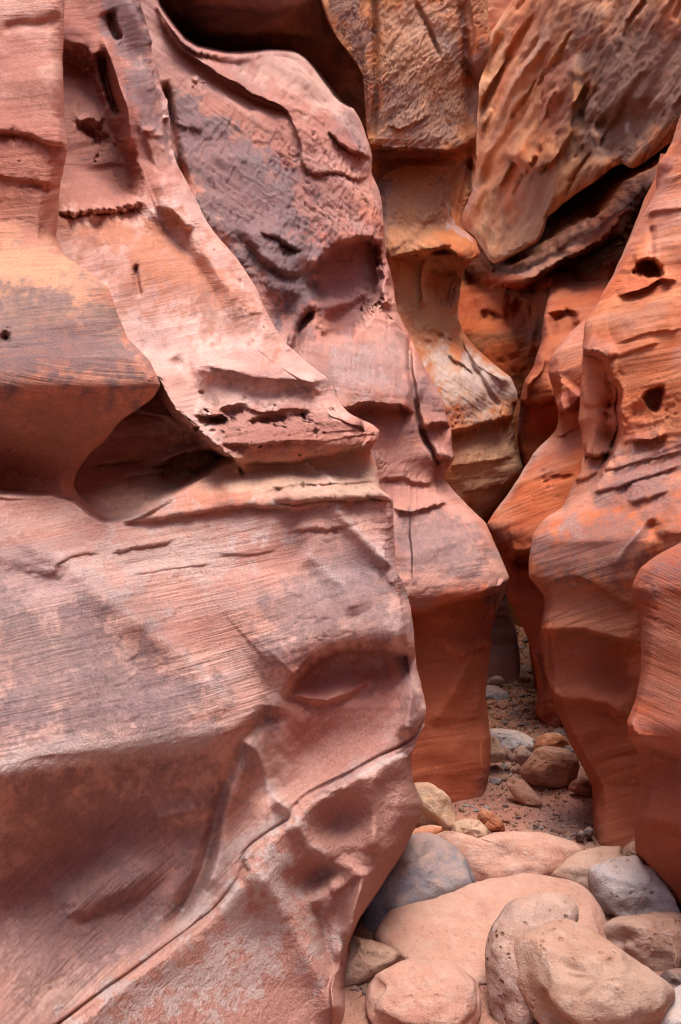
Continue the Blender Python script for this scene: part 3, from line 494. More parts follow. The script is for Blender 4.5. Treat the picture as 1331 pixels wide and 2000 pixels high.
# ---- third left buttress: hanging pillar above, pale flaring lobe below
wall('pillar_canyon_buttress', 'tall rock pillar with a horizontal break above a pale flaring lobe, behind the second buttress', 'x',
  [(-1300, 900), (-300, 940), (0, 952), (60, 959), (90, 959), (116, 954), (147, 941), (163, 936), (250, 932), (326, 930), (363, 922), (416, 906), (442, 900), (456, 915), (470, 930), (498, 938), (508, 925), (519, 912), (553, 901), (616, 894), (647, 904), (679, 930), (711, 967), (737, 999), (763, 1010), (784, 1013), (800, 1006), (811, 1003), (863, 1007), (900, 1020), (916, 1026), (960, 995), (1000, 966), (1040, 944), (1150, 930), (1700, 925)],
  [(-1300, 590), (0, 622), (16, 630), (58, 646), (100, 677), (126, 698), (147, 709), (211, 714), (269, 722), (300, 660), (500, 690), (700, 720), (900, 800), (1700, 800)],
  [0, .3, .7, 1], [(-1300, 7.2, 7.2, 7.5, 7.8), (0, 5.9, 6.0, 6.2, 6.5), (200, 5.95, 6.05, 6.3, 6.6), (285, 6.0, 6.1, 6.35, 6.65), (330, 6.1, 6.3, 6.6, 6.9), (440, 6.0, 6.2, 6.5, 6.75), (500, 5.9, 6.05, 6.3, 6.55), (540, 5.9, 6.15, 6.6, 7.0), (640, 5.8, 6.0, 6.5, 6.9), (760, 5.6, 5.85, 6.3, 6.6), (850, 5.7, 5.95, 6.4, 6.7), (950, 5.7, 6.0, 6.4, 6.7), (1200, 5.8, 6.1, 6.5, 6.8), (1700, 5.8, 6.1, 6.5, 6.8)],
  [(-1300, 40, .5), (0, 40, .5), (300, 26, .5), (450, 16, .2), (500, 16, .15), (540, 16, .4), (700, 34, .4), (800, 26, .2), (900, 30, .4), (1700, 30, .4)], (160, 2.2), (-700, 1690), (-60, 1100), 230, 2.6, seed=41, rough0=.2, mauve=.12, ledge=.35, spall=1.1, crk=1.6, aniso=.45, strata=(.8, 1), lump=.6,
  bed=lambda X, Y: np.where(Y < 290, (Y*0.7+0.5*X)*0.9, np.where(Y < 500, (Y*0.8-0.6*X), np.where(Y < 820, Y*0.8-0.5*X, Y+0.1*X))),
  push=[('P', [(400, -1400), (590, -1300), (622, -10), (630, 16), (646, 58), (677, 100), (698, 126), (709, 147), (714, 211), (700, 280), (400, 280)], 2.5, .9)],
  feats=[('L', [(715, 280), (760, 292), (800, 290), (850, 293), (898, 288), (930, 260)], 40, 8, 16, 44, 70), ('S', [(728, -60), (734, 100), (732, 200), (728, 280)], 7, -22), ('S', [(712, 60), (720, 160), (722, 260)], 10, 14), ('S', [(812, 0), (830, 40), (850, 80), (858, 120)], 5, -12), ('P', [(905, -60), (960, -60), (965, 160), (935, 170), (912, 120)], 8, 18), ('S', [(912, -40), (910, 60), (918, 160), (915, 300), (905, 420)], 8, -14),
   ('L', [(760, 240), (790, 250), (830, 225), (850, 220)], 20, 5, 9), ('L', [(750, 330), (800, 320), (860, 310)], 14, 4, -6), ('P', [(745, 330), (830, 305), (890, 310), (870, 400), (800, 470), (752, 490)], 10, 10), ('L', [(745, 508), (800, 492), (850, 486), (880, 476)], 36, 7, 22, 16, 26), ('L', [(826, 500), (860, 480), (900, 500), (925, 506), (945, 500)], 30, 6, 12, 16, 26), ('S', [(888, 330), (876, 380), (874, 440)], 6, -14), ('P', [(884, 330), (925, 300), (910, 420), (884, 430)], 8, -16), ('L', [(860, 448), (885, 445), (915, 452), (936, 470)], 12, 20, 6),
   ('S', [(832, 500), (826, 540), (830, 600)], 7, 14), ('P', [(838, 530), (895, 530), (888, 600), (850, 590)], 10, -26), ('B', 862, 656, 12, 6, 15, -16, 4), ('B', 880, 663, 8, 5, 0, -14, 4), ('B', 840, 668, 8, 5, 0, -10, 4), ('B', 902, 650, 8, 8, 0, -12, 4), ('B', 832, 648, 6, 5, 0, -8, 4), ('S', [(893, 640), (915, 690), (950, 760), (985, 800)], 5, -10), ('S', [(905, 655), (950, 715), (1000, 750)], 12, 12),
   ('L', [(860, 850), (883, 840), (925, 830), (972, 815), (1006, 808)], 60, 8, 24, 14, 34), ('L', [(870, 690), (900, 700), (930, 730)], 20, 8, 8), ('B', 955, 790, 40, 24, -20, -10), ('L', [(880, 910), (940, 900), (1010, 890)], 20, 5, 7), ('L', [(900, 960), (960, 950), (1010, 940)], 16, 5, 7)],
  var=[('P', [(640, -40), (700, -40), (730, 120), (724, 270), (705, 140), (660, 60)], 14, .62), ('P', [(740, 150), (860, 180), (900, 230), (880, 290), (735, 290)], 26, .5), ('P', [(730, 290), (780, 300), (760, 480), (735, 480)], 14, .6), ('P', [(850, 60), (900, 60), (900, 120), (860, 110)], 14, .5), ('P', [(910, 120), (955, 60), (950, 150), (920, 350)], 12, .6), ('P', [(900, 830), (1000, 810), (1000, 860), (920, 850)], 16, .4), ('P', [(960, 740), (1010, 750), (1008, 800), (970, 790)], 12, .45), ('P', [(850, 300), (900, 300), (870, 420), (800, 480)], 20, .4), ('P', [(920, 960), (1000, 920), (1010, 990), (930, 1000)], 20, .35)],
  pal=[('P', [(830, 680), (930, 690), (1000, 745), (980, 800), (860, 780)], 40, .6), ('S', [(876, 350), (872, 400), (880, 440), (905, 460), (930, 485)], 6, .6), ('P', [(872, 436), (905, 445), (932, 475), (905, 470), (878, 460)], 6, .6), ('P', [(740, -40), (900, -40), (890, 80), (780, 130)], 40, .35), ('S', [(905, 0), (908, 80), (915, 140)], 8, .5)],
  rgh=[('P', [(735, -40), (900, -40), (930, 300), (740, 290)], 20, .55), ('P', [(735, 300), (900, 310), (880, 480), (745, 490)], 16, .4), ('P', [(830, 640), (920, 640), (1000, 740), (900, 720)], 20, .35), ('P', [(640, -40), (725, -40), (725, 270)], 12, .6)],
  tint=[(('P', [(740, 300), (890, 310), (860, 480), (760, 490)], 14, 1), (186, 128, 91), .8), (('P', [(745, 0), (900, 0), (920, 290), (740, 290)], 20, 1), (200, 151, 119), .7), (('P', [(770, 500), (900, 500), (900, 650), (790, 640)], 20, 1), (196, 152, 113), .7), (('P', [(840, 680), (1010, 730), (1000, 820), (870, 800)], 24, 1), (206, 176, 154), .8), (('P', [(870, 840), (1020, 820), (1040, 1010), (900, 1000)], 14, 1), (210, 161, 124), .8), (('P', [(838, 480), (930, 500), (900, 600), (850, 580)], 10, 1), (150, 101, 78), .6)],
  col=[(206, 140, 92), (188, 116, 72), (162, 96, 64)])

# ---- far left wall closing the gap low down
wall('far_canyon_wall', 'far dark purple rock wall at the end of the narrow gap', 'x', [(-1300, 990), (600, 1010), (1170, 990), (1200, 1000), (1240, 1010), (1300, 1018), (1335, 1021), (1500, 1025)], [(-1300, 760), (1500, 820)], [0, .5, 1],
  [(-1300, 9, 9, 9.4), (800, 7.6, 7.6, 7.9), (1330, 7.0, 7.1, 7.3), (1500, 6.6, 6.7, 6.9)], [(-1300, 14, .4), (1500, 10, .4)], (100, 2.5), (960, 1490), (1000, 1400), 60, 4, seed=47, var=[('P', [(900, 1100), (1100, 1100), (1100, 1400), (900, 1400)], 20, .25)], lam0=.2, col=[(176, 104, 90), (160, 92, 80), (146, 84, 76)], strata=(.5, .5), lump=.7)

# ---- right side: alcove wall and shelf deep behind
wall('alcove_canyon_wall', 'deep orange alcove wall with small weathered pockets under a rough shelf', 'x', [(-200, 860), (1500, 860)], [(-200, 1480), (1500, 1420)], [0, .35, .6, 1],
  [(120, 10, 12, 14, 17), (330, 8, 10, 11.8, 14.5), (430, 6.9, 8.8, 10.4, 13), (520, 6.3, 7.8, 9.2, 11), (580, 6.3, 7.6, 8.8, 10.2), (700, 6.4, 7.6, 8.6, 9.6), (900, 6.4, 7.5, 8.2, 9.2), (1500, 6.4, 7.5, 8.2, 9)], [(-200, 20, .3), (1500, 20, .3)], (20, .3), (200, 1490), (240, 950), 230, 2.8, seed=53, rough0=.35, mauve=.05, strata=(.7, .9),
  bed=lambda X, Y: Y+0.25*X,
  feats=[('P', [(960, 470), (1050, 440), (1110, 370), (1260, 280), (1320, 280), (1255, 350), (1200, 420), (1120, 452), (1100, 485), (1050, 512), (980, 530)], 16, -110),
   ('L', [(975, 540), (1000, 553), (1030, 552), (1055, 532), (1105, 500), (1160, 478), (1200, 440), (1250, 370), (1300, 330)], 34, 16, 95, 30, 60), ('L', [(990, 548), (1030, 556), (1056, 540)], 20, 5, 20), ('S', [(1100, 490), (1125, 450), (1160, 425)], 16, 34), ('L', [(1185, 470), (1215, 440), (1240, 390), (1285, 335)], 26, 12, 40),
   ('P', [(900, 520), (1000, 560), (1060, 560), (1070, 600), (1060, 640), (940, 630), (900, 600)], 26, -60), ('S', [(1068, 560), (1072, 600), (1068, 650), (1058, 690)], 12, 30), ('P', [(1085, 600), (1130, 570), (1150, 620), (1110, 660), (1090, 640)], 10, -60),
   *[('B', x_, y_, a_*.85, b_*.85, r_, h_*.55, 4) for x_, y_, a_, b_, r_, h_ in [(925, 622, 6, 10, 10, -26), (945, 618, 5, 9, -10, -26), (965, 622, 8, 12, 0, -30), (990, 630, 6, 14, -20, -30), (1015, 600, 14, 12, 0, -44), (1040, 615, 8, 18, 0, -34), (980, 705, 6, 5, 0, -24), (1002, 700, 6, 6, -30, -30), (1018, 690, 5, 4, 0, -20), (1016, 672, 3, 3, 0, -16), (1028, 668, 3, 3, 0, -16), (1022, 680, 3, 3, 0, -16), (1014, 742, 14, 18, 0, -60), (1105, 615, 7, 10, 0, -20)]],
   ('L', [(930, 612), (950, 604), (972, 612), (990, 618)], 16, 5, 10), ('S', [(1046, 600), (1044, 650), (1036, 700)], 8, 16), ('B', 1140, 545, 50, 40, -30, 40)],
  rgh=[('P', [(980, 530), (1060, 500), (1110, 450), (1260, 340), (1260, 400), (1180, 480), (1060, 550)], 14, .7)],
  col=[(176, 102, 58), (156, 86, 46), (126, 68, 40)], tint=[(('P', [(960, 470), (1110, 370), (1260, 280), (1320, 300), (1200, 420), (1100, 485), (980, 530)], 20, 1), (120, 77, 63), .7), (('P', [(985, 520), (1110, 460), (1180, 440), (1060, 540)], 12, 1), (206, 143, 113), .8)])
# ---- right side: leaning upper slab
sr_ = np.random.default_rng(3); slab_streaks = []
for _ in range(46):
    x_, y_ = sr_.uniform(925, 1345), sr_.uniform(-60, 420); l_ = sr_.uniform(30, 110); q_ = sr_.uniform(-.12, .12)
    slab_streaks.append(('S', [(x_, y_), (x_+l_*(.25+q_), y_-l_*.45), (x_+l_*(.52+q_*.5), y_-l_*.86)], sr_.uniform(3, 7), sr_.choice([-1, -1, 1])*sr_.uniform(4, 9)))
wall('leaning_canyon_slab', 'huge leaning streaked rock slab overhanging the upper right', 'y',
  [(840, 430), (901, 442), (930, 465), (952, 500), (964, 516), (990, 506), (1046, 476), (1060, 460), (1067, 425), (1104, 392), (1157, 358), (1190, 330), (1215, 316), (1235, 330), (1251, 322), (1280, 300), (1331, 262), (1500, 200), (1700, 150)],
  [(840, -650), (1700, -650)], [0, .3, .6, .8, 1], [(840, 19, 16, 14.0, 13, 12.4), (960, 16, 13.6, 11.7, 10.7, 10.2), (1060, 13.5, 11.4, 9.8, 9.1, 8.7), (1110, 12.4, 10.4, 9.0, 8.4, 8.1), (1200, 10.7, 9.0, 7.8, 7.3, 7.0), (1331, 8.8, 7.5, 6.6, 6.2, 6.0), (1700, 5.8, 5.1, 4.6, 4.4, 4.2)],
  [(840, 30, .4), (1000, 14, .25), (1060, 14, .25), (1130, 26, .3), (1331, 50, .3), (1700, 50, .4)], (60, 1.4), (840, 1690), (880, 1345), 300, 2.8, seed=61, rough0=.42, spall=.8, ledge=.6, crk=1.5,
  push=[('P', [(800, -800), (1060, -800), (1034, -60), (999, 0), (976, 34), (953, 70), (940, 100), (930, 130), (800, 150)], 4, 9)], mauve=.05, aniso=.65, strata=(1.0, 1.4), lump=.5,
  bed=lambda X, Y: (X*0.86+Y*0.5)*0.9,
  feats=[('L', [(985, 298), (1002, 306), (1030, 322), (1056, 334), (1085, 310), (1096, 290)], 30, 6, 22, 10, 20), ('S', [(1125, 100), (1118, 190), (1108, 250), (1090, 340), (1068, 425)], 12, 18), ('P', [(1124, 90), (1180, 60), (1180, 200), (1130, 280), (1100, 330), (1112, 220)], 22, -12), ('P', [(1060, 130), (1118, 95), (1112, 190), (1095, 290), (1060, 240)], 10, -10),
   ('S', [(935, 230), (960, 180), (1010, 90), (1060, 10)], 8, -16), ('S', [(950, 260), (1000, 170), (1080, 60)], 8, 12), ('S', [(930, 380), (980, 280), (1050, 180), (1110, 90)], 9, -9), ('S', [(990, 60), (960, 110), (950, 160)], 8, -14), ('L', [(905, 430), (940, 455), (964, 512), (1000, 500), (1060, 470)], 40, 8, 12), ('S', [(1140, 260), (1135, 200), (1150, 160)], 8, -14), *slab_streaks, ('P', [(1170, 240), (1240, 200), (1300, 220), (1240, 300), (1180, 320)], 24, -26), ('S', [(1180, 0), (1160, 120), (1150, 240)], 12, 12), ('S', [(1331, 60), (1290, 140), (1260, 220)], 14, -12), ('P', [(1010, 300), (1060, 340), (1090, 320), (1060, 450), (970, 505), (960, 400)], 24, -10)],
  var=[('P', [(1120, 0), (1400, -40), (1400, 250), (1240, 310), (1150, 330), (1110, 260)], 40, .38), ('P', [(930, 350), (1000, 300), (1000, 500), (960, 500)], 24, .3)],
  pal=[('S', [(935, 330), (980, 220), (1050, 90), (1090, 20)], 26, .45), ('S', [(905, 420), (920, 380), (940, 320)], 14, .5), ('S', [(1225, 235), (1223, 262)], 6, .8), ('S', [(1100, 20), (1070, 100), (1020, 200)], 14, .4)],
  rgh=[('P', [(930, 200), (1100, -40), (1400, -40), (1400, 260), (1200, 320), (1100, 300)], 30, .3)],
  tint=[(('P', [(1010, 320), (1080, 330), (1060, 450), (970, 500), (990, 400)], 24, 1), (190, 133, 100), .8), (('P', [(1130, 60), (1400, 40), (1400, 260), (1200, 320), (1110, 300)], 40, 1), (150, 111, 87), .75), (('P', [(1060, 130), (1118, 95), (1112, 190), (1095, 290), (1060, 240)], 12, 1), (190, 119, 92), .8)],
  col=[(222, 156, 108), (206, 128, 80), (172, 106, 68)])
wall('sunlit_far_canyon_wall', 'bright orange rock far up the canyon, in the notch at the top', 'x', [(-900, 860), (1300, 860)], [(-900, 1120), (1300, 1120)], [0, .5, 1], [(-900, 16, 16.4, 17), (600, 13, 13.3, 14), (1300, 12, 12.2, 12.6)], [(-900, 10, .3), (1300, 10, .3)], (10, .2), (-350, 1300), (-60, 160), 60, 4, seed=67, rough0=.5, mauve=0,
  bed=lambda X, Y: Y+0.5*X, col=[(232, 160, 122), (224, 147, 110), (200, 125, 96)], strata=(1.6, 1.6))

# ---- third right fin and the one behind it
wall('rear_right_canyon_fin', 'small orange rock fin deep in the slot, dark at its foot', 'x',
  [(300, 1110), (520, 1080), (587, 1070), (657, 1060), (715, 1042), (742, 1025), (775, 1017), (812, 1017), (850, 1010), (912, 1022), (1000, 1000), (1300, 1040), (1500, 1060)], [(300, 1330), (1500, 1300)], [0, .5, 1], [(500, 8.5, 9.5, 10.5), (560, 7.2, 7.6, 8.4), (610, 6.2, 6.6, 7.1), (730, 5.7, 6.0, 6.4), (800, 5.8, 6.2, 6.6), (850, 6, 6.4, 6.8), (1000, 6, 6.3, 6.7), (1500, 6.2, 6.4, 6.8)],
  [(300, 20, .3), (1500, 20, .3)], (120, 1.4), (500, 1490), (520, 960), 110, 3, seed=71, rough0=.25, mauve=.1, strata=(.8, .8), feats=[('L', [(1010, 780), (1050, 788), (1095, 770)], 50, 8, 26, 20, 40), ('P', [(1075, 620), (1120, 600), (1130, 650), (1090, 660)], 10, -30), ('S', [(1070, 690), (1050, 730), (1030, 760)], 16, 10)],
  col=[(196, 106, 62), (180, 90, 50), (150, 74, 44)], bed=lambda X, Y: Y+0.3*X)
wall('third_right_canyon_fin', 'smooth red fin on the right crossing to the gap, behind the nearer right fin', 'x',
  [(300, 1300), (560, 1190), (626, 1141), (658, 1104), (700, 1075), (726, 1070), (774, 1083), (800, 1092), (820, 1092), (842, 1083), (879, 1051), (916, 1025), (963, 993), (1000, 967), (1021, 953), (1035, 955), (1048, 962), (1079, 978), (1110, 984), (1153, 988), (1195, 1009), (1248, 1035), (1285, 1041), (1332, 1049), (1368, 1051), (1395, 1046), (1416, 1060), (1437, 1090), (1470, 1110), (1600, 1120)],
  [(300, 1420), (1600, 1380)], [0, .4, .75, 1], [(300, 5.0, 5.3, 5.5, 5.8), (620, 4.9, 5.2, 5.4, 5.6), (740, 4.8, 5.1, 5.3, 5.5), (830, 4.8, 5.15, 5.4, 5.6), (1000, 4.7, 5.0, 5.25, 5.45), (1060, 4.7, 5.0, 5.25, 5.45), (1110, 4.85, 5.2, 5.45, 5.65), (1250, 4.9, 5.25, 5.5, 5.75), (1400, 4.9, 5.25, 5.5, 5.85), (1600, 4.9, 5.2, 5.4, 5.6)],
  [(300, 30, .3), (800, 30, .25), (1000, 40, .3), (1090, 26, .25), (1250, 16, .2), (1600, 16, .3)], (160, 1.7), (300, 1590), (560, 1500), 190, 2.6, seed=73, rough0=.08, mauve=.25, nolam=[('P', [(970, 1085), (1140, 1060), (1140, 1440), (1000, 1400)], 20, .9)], strata=(.9, .9),
  feats=[('L', [(985, 1080), (1010, 1078), (1040, 1070), (1080, 1062), (1140, 1050)], 40, 12, 20, 34, 70), ('L', [(1076, 790), (1095, 805), (1120, 790), (1140, 765)], 50, 8, 22, 26, 30), ('B', 1105, 930, 16, 6, -10, -8), ('L', [(1080, 850), (1110, 838), (1140, 830)], 14, 5, 8), ('L', [(1083, 815), (1110, 808), (1140, 800)], 14, 5, 7), ('S', [(1046, 1260), (1060, 1340), (1080, 1400)], 16, 10), ('L', [(1040, 1400), (1060, 1412), (1100, 1425)], 20, 8, 10)],
  bed=lambda X, Y: Y+0.38*X, col=[(214, 128, 86), (206, 108, 66), (184, 90, 58)], pal=[('S', [(1141, 626), (1075, 700)], 8, .4), ('S', [(1083, 845), (1025, 916), (960, 1010)], 9, .6)], tint=[(('P', [(985, 1085), (1140, 1060), (1140, 1440), (1030, 1400)], 14, 1), (186, 106, 85), .8)])
# ---- second right fin
R2S = [(-1300, 1560), (0, 1430), (120, 1380), (221, 1331), (279, 1315), (321, 1288), (369, 1283), (421, 1257), (479, 1225), (537, 1199), (569, 1178), (616, 1151), (632, 1143), (679, 1138), (721, 1141), (769, 1136), (821, 1133), (863, 1138), (887, 1145), (926, 1136), (963, 1114), (995, 1096), (1006, 1076), (1016, 1062), (1042, 1041), (1095, 1033), (1127, 1035), (1163, 1062), (1179, 1064), (1221, 1059), (1274, 1064), (1300, 1064), (1353, 1078), (1395, 1093), (1453, 1114), (1495, 1136), (1537, 1157), (1595, 1159), (1658, 1162), (1900, 1170)]
wall('second_right_canyon_fin', 'orange rock fin on the right with two round holes and a fluted niche', 'x', R2S,
  [(-1300, 1800), (1900, 1700)], [0, .3, .6, .85, 1], [(-1300, 5.2, 5.4, 5.6, 5.8, 6), (200, 3.5, 3.8, 4.2, 4.5, 4.7), (500, 3.2, 3.5, 3.9, 4.25, 4.5), (700, 3.05, 3.35, 3.75, 4.1, 4.3), (900, 2.85, 3.2, 3.6, 3.95, 4.15), (1000, 2.75, 3.05, 3.4, 3.75, 3.95), (1060, 2.7, 2.95, 3.25, 3.55, 3.75), (1130, 2.75, 3.0, 3.3, 3.55, 3.72), (1220, 2.85, 3.1, 3.36, 3.58, 3.74), (1350, 2.9, 3.15, 3.42, 3.64, 3.8), (1660, 2.85, 3.1, 3.3, 3.5, 3.66), (1900, 2.7, 2.9, 3.1, 3.3, 3.45)],
  [(-1300, 60, .4), (300, 60, .4), (600, 50, .35), (700, 16, .15), (900, 16, .15), (980, 24, .2), (1050, 50, .25), (1130, 30, .15), (1220, 20, .15), (1500, 24, .25), (1900, 24, .3)], (230, 1.7), (-1300, 1890), (120, 1720), 300, 2.7, seed=83, rough0=.1, mauve=.3, nolam=[('P', [(1050, 1232), (1260, 1258), (1260, 1680), (1130, 1680)], 20, .9), ('P', [(1130, 690), (1215, 700), (1200, 890), (1110, 990)], 10, .7)], nol=[('P', [(1050, 1232), (1260, 1258), (1260, 1680), (1130, 1680)], 20, .9), ('P', [(1130, 690), (1215, 700), (1200, 890), (1110, 990)], 10, .9)], strata=(.9, 1.1),
  push=[('P', [(1110, 688), (1150, 688), (1185, 697), (1196, 725), (1192, 742), (1210, 750), (1215, 770), (1209, 795), (1215, 820), (1210, 850), (1197, 885), (1180, 920), (1174, 942), (1122, 984), (1090, 1004), (1030, 1000), (1040, 900), (1040, 690)], 6, .30)],
  bed=lambda X, Y: np.where(Y < 860, Y+0.22*X, np.where(Y < 1000, Y+0.34*X, Y+0.30*X)),
  feats=[('L', [(1130, 686), (1160, 688), (1186, 700), (1210, 690)], 40, 6, 12), ('B', 1198, 784, 20, 36, 0, -22), ('B', 1190, 858, 22, 26, 20, -40), ('L', [(1145, 885), (1170, 890), (1200, 880)], 36, 8, 24, 12, 24), ('L', [(1140, 790), (1170, 785), (1200, 765)], 26, 12, 8), ('L', [(1128, 940), (1150, 937), (1170, 928)], 16, 5, 8), ('S', [(1215, 690), (1200, 730), (1220, 770), (1216, 830), (1200, 890), (1178, 940)], 9, 9),
   ('P', [(1240, 530), (1250, 512), (1272, 506), (1288, 520), (1290, 540), (1262, 540)], 8, -62), ('L', [(1205, 574), (1230, 568), (1260, 555), (1290, 540), (1320, 545)], 16, 4, 16, 6, 20), ('L', [(1240, 510), (1262, 502), (1286, 512)], 14, 5, 8), ('P', [(1262, 780), (1272, 764), (1292, 758), (1298, 770), (1290, 792), (1278, 805)], 7, -62), ('B', 1255, 800, 26, 14, -20, -14), ('L', [(1232, 860), (1250, 858), (1276, 856), (1300, 846)], 14, 5, 16, 10, 14), ('L', [(1200, 670), (1240, 655), (1280, 645), (1331, 640)], 18, 5, 7), ('L', [(1180, 700), (1230, 688), (1290, 664)], 24, 6, 8),
   ('S', [(1275, 440), (1272, 480), (1276, 520)], 6, -7), ('L', [(1260, 420), (1290, 410), (1340, 405)], 18, 5, 7), ('L', [(1180, 920), (1220, 912), (1280, 890), (1331, 880)], 14, 5, 8), ('L', [(1200, 960), (1260, 935), (1331, 905)], 16, 5, 7), ('L', [(1160, 965), (1200, 955), (1240, 945)], 12, 4, 6), ('L', [(1230, 985), (1270, 975), (1310, 960)], 12, 4, 6),
   ('S', [(1290, 985), (1262, 1017), (1225, 1063), (1199, 1106)], 11, 8), ('S', [(1272, 1010), (1278, 1050), (1270, 1100), (1255, 1140)], 16, -16), ('P', [(1284, 1060), (1300, 1020), (1340, 995), (1345, 1090), (1290, 1090)], 9, 26), ('S', [(1331, 990), (1300, 1015), (1285, 1050)], 10, 10),
   ('L', [(1110, 1128), (1130, 1126), (1156, 1137), (1190, 1157), (1219, 1175), (1250, 1190)], 30, 4, 9, 6, 14), ('L', [(1050, 1230), (1099, 1229), (1136, 1226), (1165, 1235), (1208, 1246), (1260, 1257)], 50, 7, 14, 26, 90), ('L', [(1060, 1320), (1080, 1345), (1110, 1364), (1150, 1358), (1199, 1375), (1235, 1402)], 50, 16, 14, 12, 60), ('B', 1180, 1320, 60, 40, 10, -14), ('B', 1120, 1280, 40, 30, 0, 6), ('B', 1180, 1480, 50, 70, 20, -10)],
  var=[('P', [(1040, 1040), (1150, 1000), (1240, 1000), (1270, 1060), (1220, 1130), (1100, 1130), (1035, 1110)], 26, .7), ('P', [(1190, 900), (1331, 840), (1331, 980), (1240, 1000), (1140, 1000)], 34, .6), ('P', [(1285, 990), (1345, 980), (1345, 1080), (1290, 1080)], 16, .5), ('P', [(1150, 1240), (1250, 1260), (1240, 1340), (1170, 1320)], 30, .3)],
  pal=[('S', [(1262, 1017), (1225, 1063), (1199, 1106)], 6, .55), ('P', [(1050, 1030), (1120, 1000), (1180, 1010), (1100, 1060)], 20, .4), ('S', [(1283, 369), (1225, 479), (1151, 616)], 14, .4), ('P', [(1180, 920), (1331, 870), (1331, 960), (1150, 990)], 30, .35)],
  rgh=[('P', [(1190, 840), (1331, 800), (1331, 990), (1150, 990)], 30, .4), ('P', [(1200, 560), (1331, 540), (1331, 600), (1210, 590)], 12, .2)],
  tint=[(('P', [(1050, 1232), (1260, 1258), (1260, 1680), (1130, 1680)], 10, 1), (176, 102, 78), .85), (('P', [(1130, 690), (1215, 700), (1200, 890), (1110, 990)], 10, 1), (210, 136, 105), .7), (('P', [(1050, 1120), (1240, 1140), (1250, 1250), (1060, 1225)], 20, 1), (184, 124, 100), .6)],
  col=[(216, 138, 98), (206, 116, 74), (188, 98, 64)])
# ---- nearest right fin
wall('nearest_right_canyon_fin', 'banded rock fin at the right edge with a knobbly lip, nearest on the right', 'x',
  [(-1300, 1900), (0, 1800), (800, 1560), (1000, 1400), (1058, 1331), (1084, 1283), (1111, 1251), (1148, 1236), (1179, 1249), (1232, 1254), (1316, 1254), (1363, 1246), (1411, 1225), (1437, 1228), (1463, 1246), (1526, 1254), (1600, 1241), (1663, 1243), (1721, 1272), (1769, 1309), (1806, 1331), (1900, 1360), (2150, 1380)],
  [(-1300, 2500), (2150, 2200)], [0, .4, .75, 1], [(-1300, 3.6, 3.9, 4.2, 4.5), (800, 1.7, 2.2, 2.7, 3.1), (1050, 1.5, 2.0, 2.5, 2.9), (1150, 1.45, 1.9, 2.4, 2.8), (1420, 1.4, 1.85, 2.32, 2.72), (1480, 1.45, 1.92, 2.42, 2.82), (1600, 1.45, 1.9, 2.4, 2.78), (1750, 1.5, 1.95, 2.5, 2.95), (2150, 1.5, 1.9, 2.4, 2.8)],
  [(-1300, 60, .4), (1000, 60, .3), (1150, 50, .25), (1300, 20, .2), (1420, 24, .12), (1500, 24, .2), (1700, 40, .4), (2150, 40, .4)], (200, 1.5), (-1300, 2140), (960, 2050), 170, 3.0, seed=91, rough0=.08, nolam=[('P', [(1220, 1470), (1350, 1480), (1350, 1810), (1220, 1680)], 20, .9)], strata=(.9, 1.2), bed=lambda X, Y: np.where(Y < 1440, (Y-0.45*X)*0.9, Y-0.2*X),
  feats=[('L', [(1215, 1405), (1230, 1425), (1250, 1441), (1293, 1461), (1345, 1478)], 34, 7, 15, 12, 40), ('B', 1290, 1620, 50, 40, 20, -12), ('L', [(1240, 1602), (1280, 1600), (1340, 1620)], 24, 20, 8)],
  var=[('P', [(1240, 1110), (1340, 1050), (1350, 1150), (1250, 1180)], 20, .5)], pal=[('S', [(1250, 1320), (1232, 1400), (1260, 1435)], 10, .4)],
  tint=[(('P', [(1240, 1470), (1350, 1480), (1350, 1810), (1240, 1680)], 14, 1), (176, 104, 83), .8), (('P', [(1240, 1180), (1345, 1180), (1345, 1420), (1240, 1400)], 26, 1), (178, 114, 91), .6)], col=[(208, 130, 96), (194, 106, 74), (176, 90, 62)])
# ---- the canyon goes on behind the camera
def rough_sheet(name, label, xs, ys, zs, seed):
    nu_, nv_ = 90, 60
    u = np.linspace(0, 1, nu_)[None, :]; v = np.linspace(0, 1, nv_)[:, None]
    t = np.linspace(0, 1, len(xs))**1.0
    X = np.interp(u, t, xs)+0*v; Y = np.interp(u, t, ys)+0*v; Z = zs[0]+(zs[1]-zs[0])*v+0*u
    sgn = np.sign(np.mean(xs))
    X = X+sgn*0.06*Z
    P = np.stack([X, Y, Z], -1); k = fbm(X*.6+seed, Y*.6, Z*.9, 4)*0.35+fbm(X*.3, Y*.3, Z*3+seed, 3)*0.12
    P[..., 0] += k
    c = np.zeros(P.shape)+ALB*srgb(200, 140, 117)
    me = mesh_np(name, P, grid_faces(nu_, nv_), SAND, {'rock_colour': ('FLOAT_COLOR', np.concatenate([c, np.ones(c.shape[:2]+(1,))], -1)), 'rock_mask': ('FLOAT_COLOR', np.zeros(c.shape[:2]+(4,))+np.array([.2, .1, .2, 1])), 'rock_bed': ('FLOAT_VECTOR', np.stack([Z, X, Y], -1))})
    return add(name, me, label=label, kind='structure')
rough_sheet('rear_left_canyon_wall', 'left canyon wall going on behind the photographer', [-1.25, -1.0, -1.15, -1.6, -2.2, -1.4], [2.0, 1.25, 0.3, -2.5, -6, -11], (-.1, 9), 5)
rough_sheet('rear_right_canyon_wall', 'right canyon wall going on behind the photographer', [2.4, 1.7, 1.3, 1.6, 1.0], [2.6, 0.3, -2.5, -6, -11], (-.1, 9), 15)

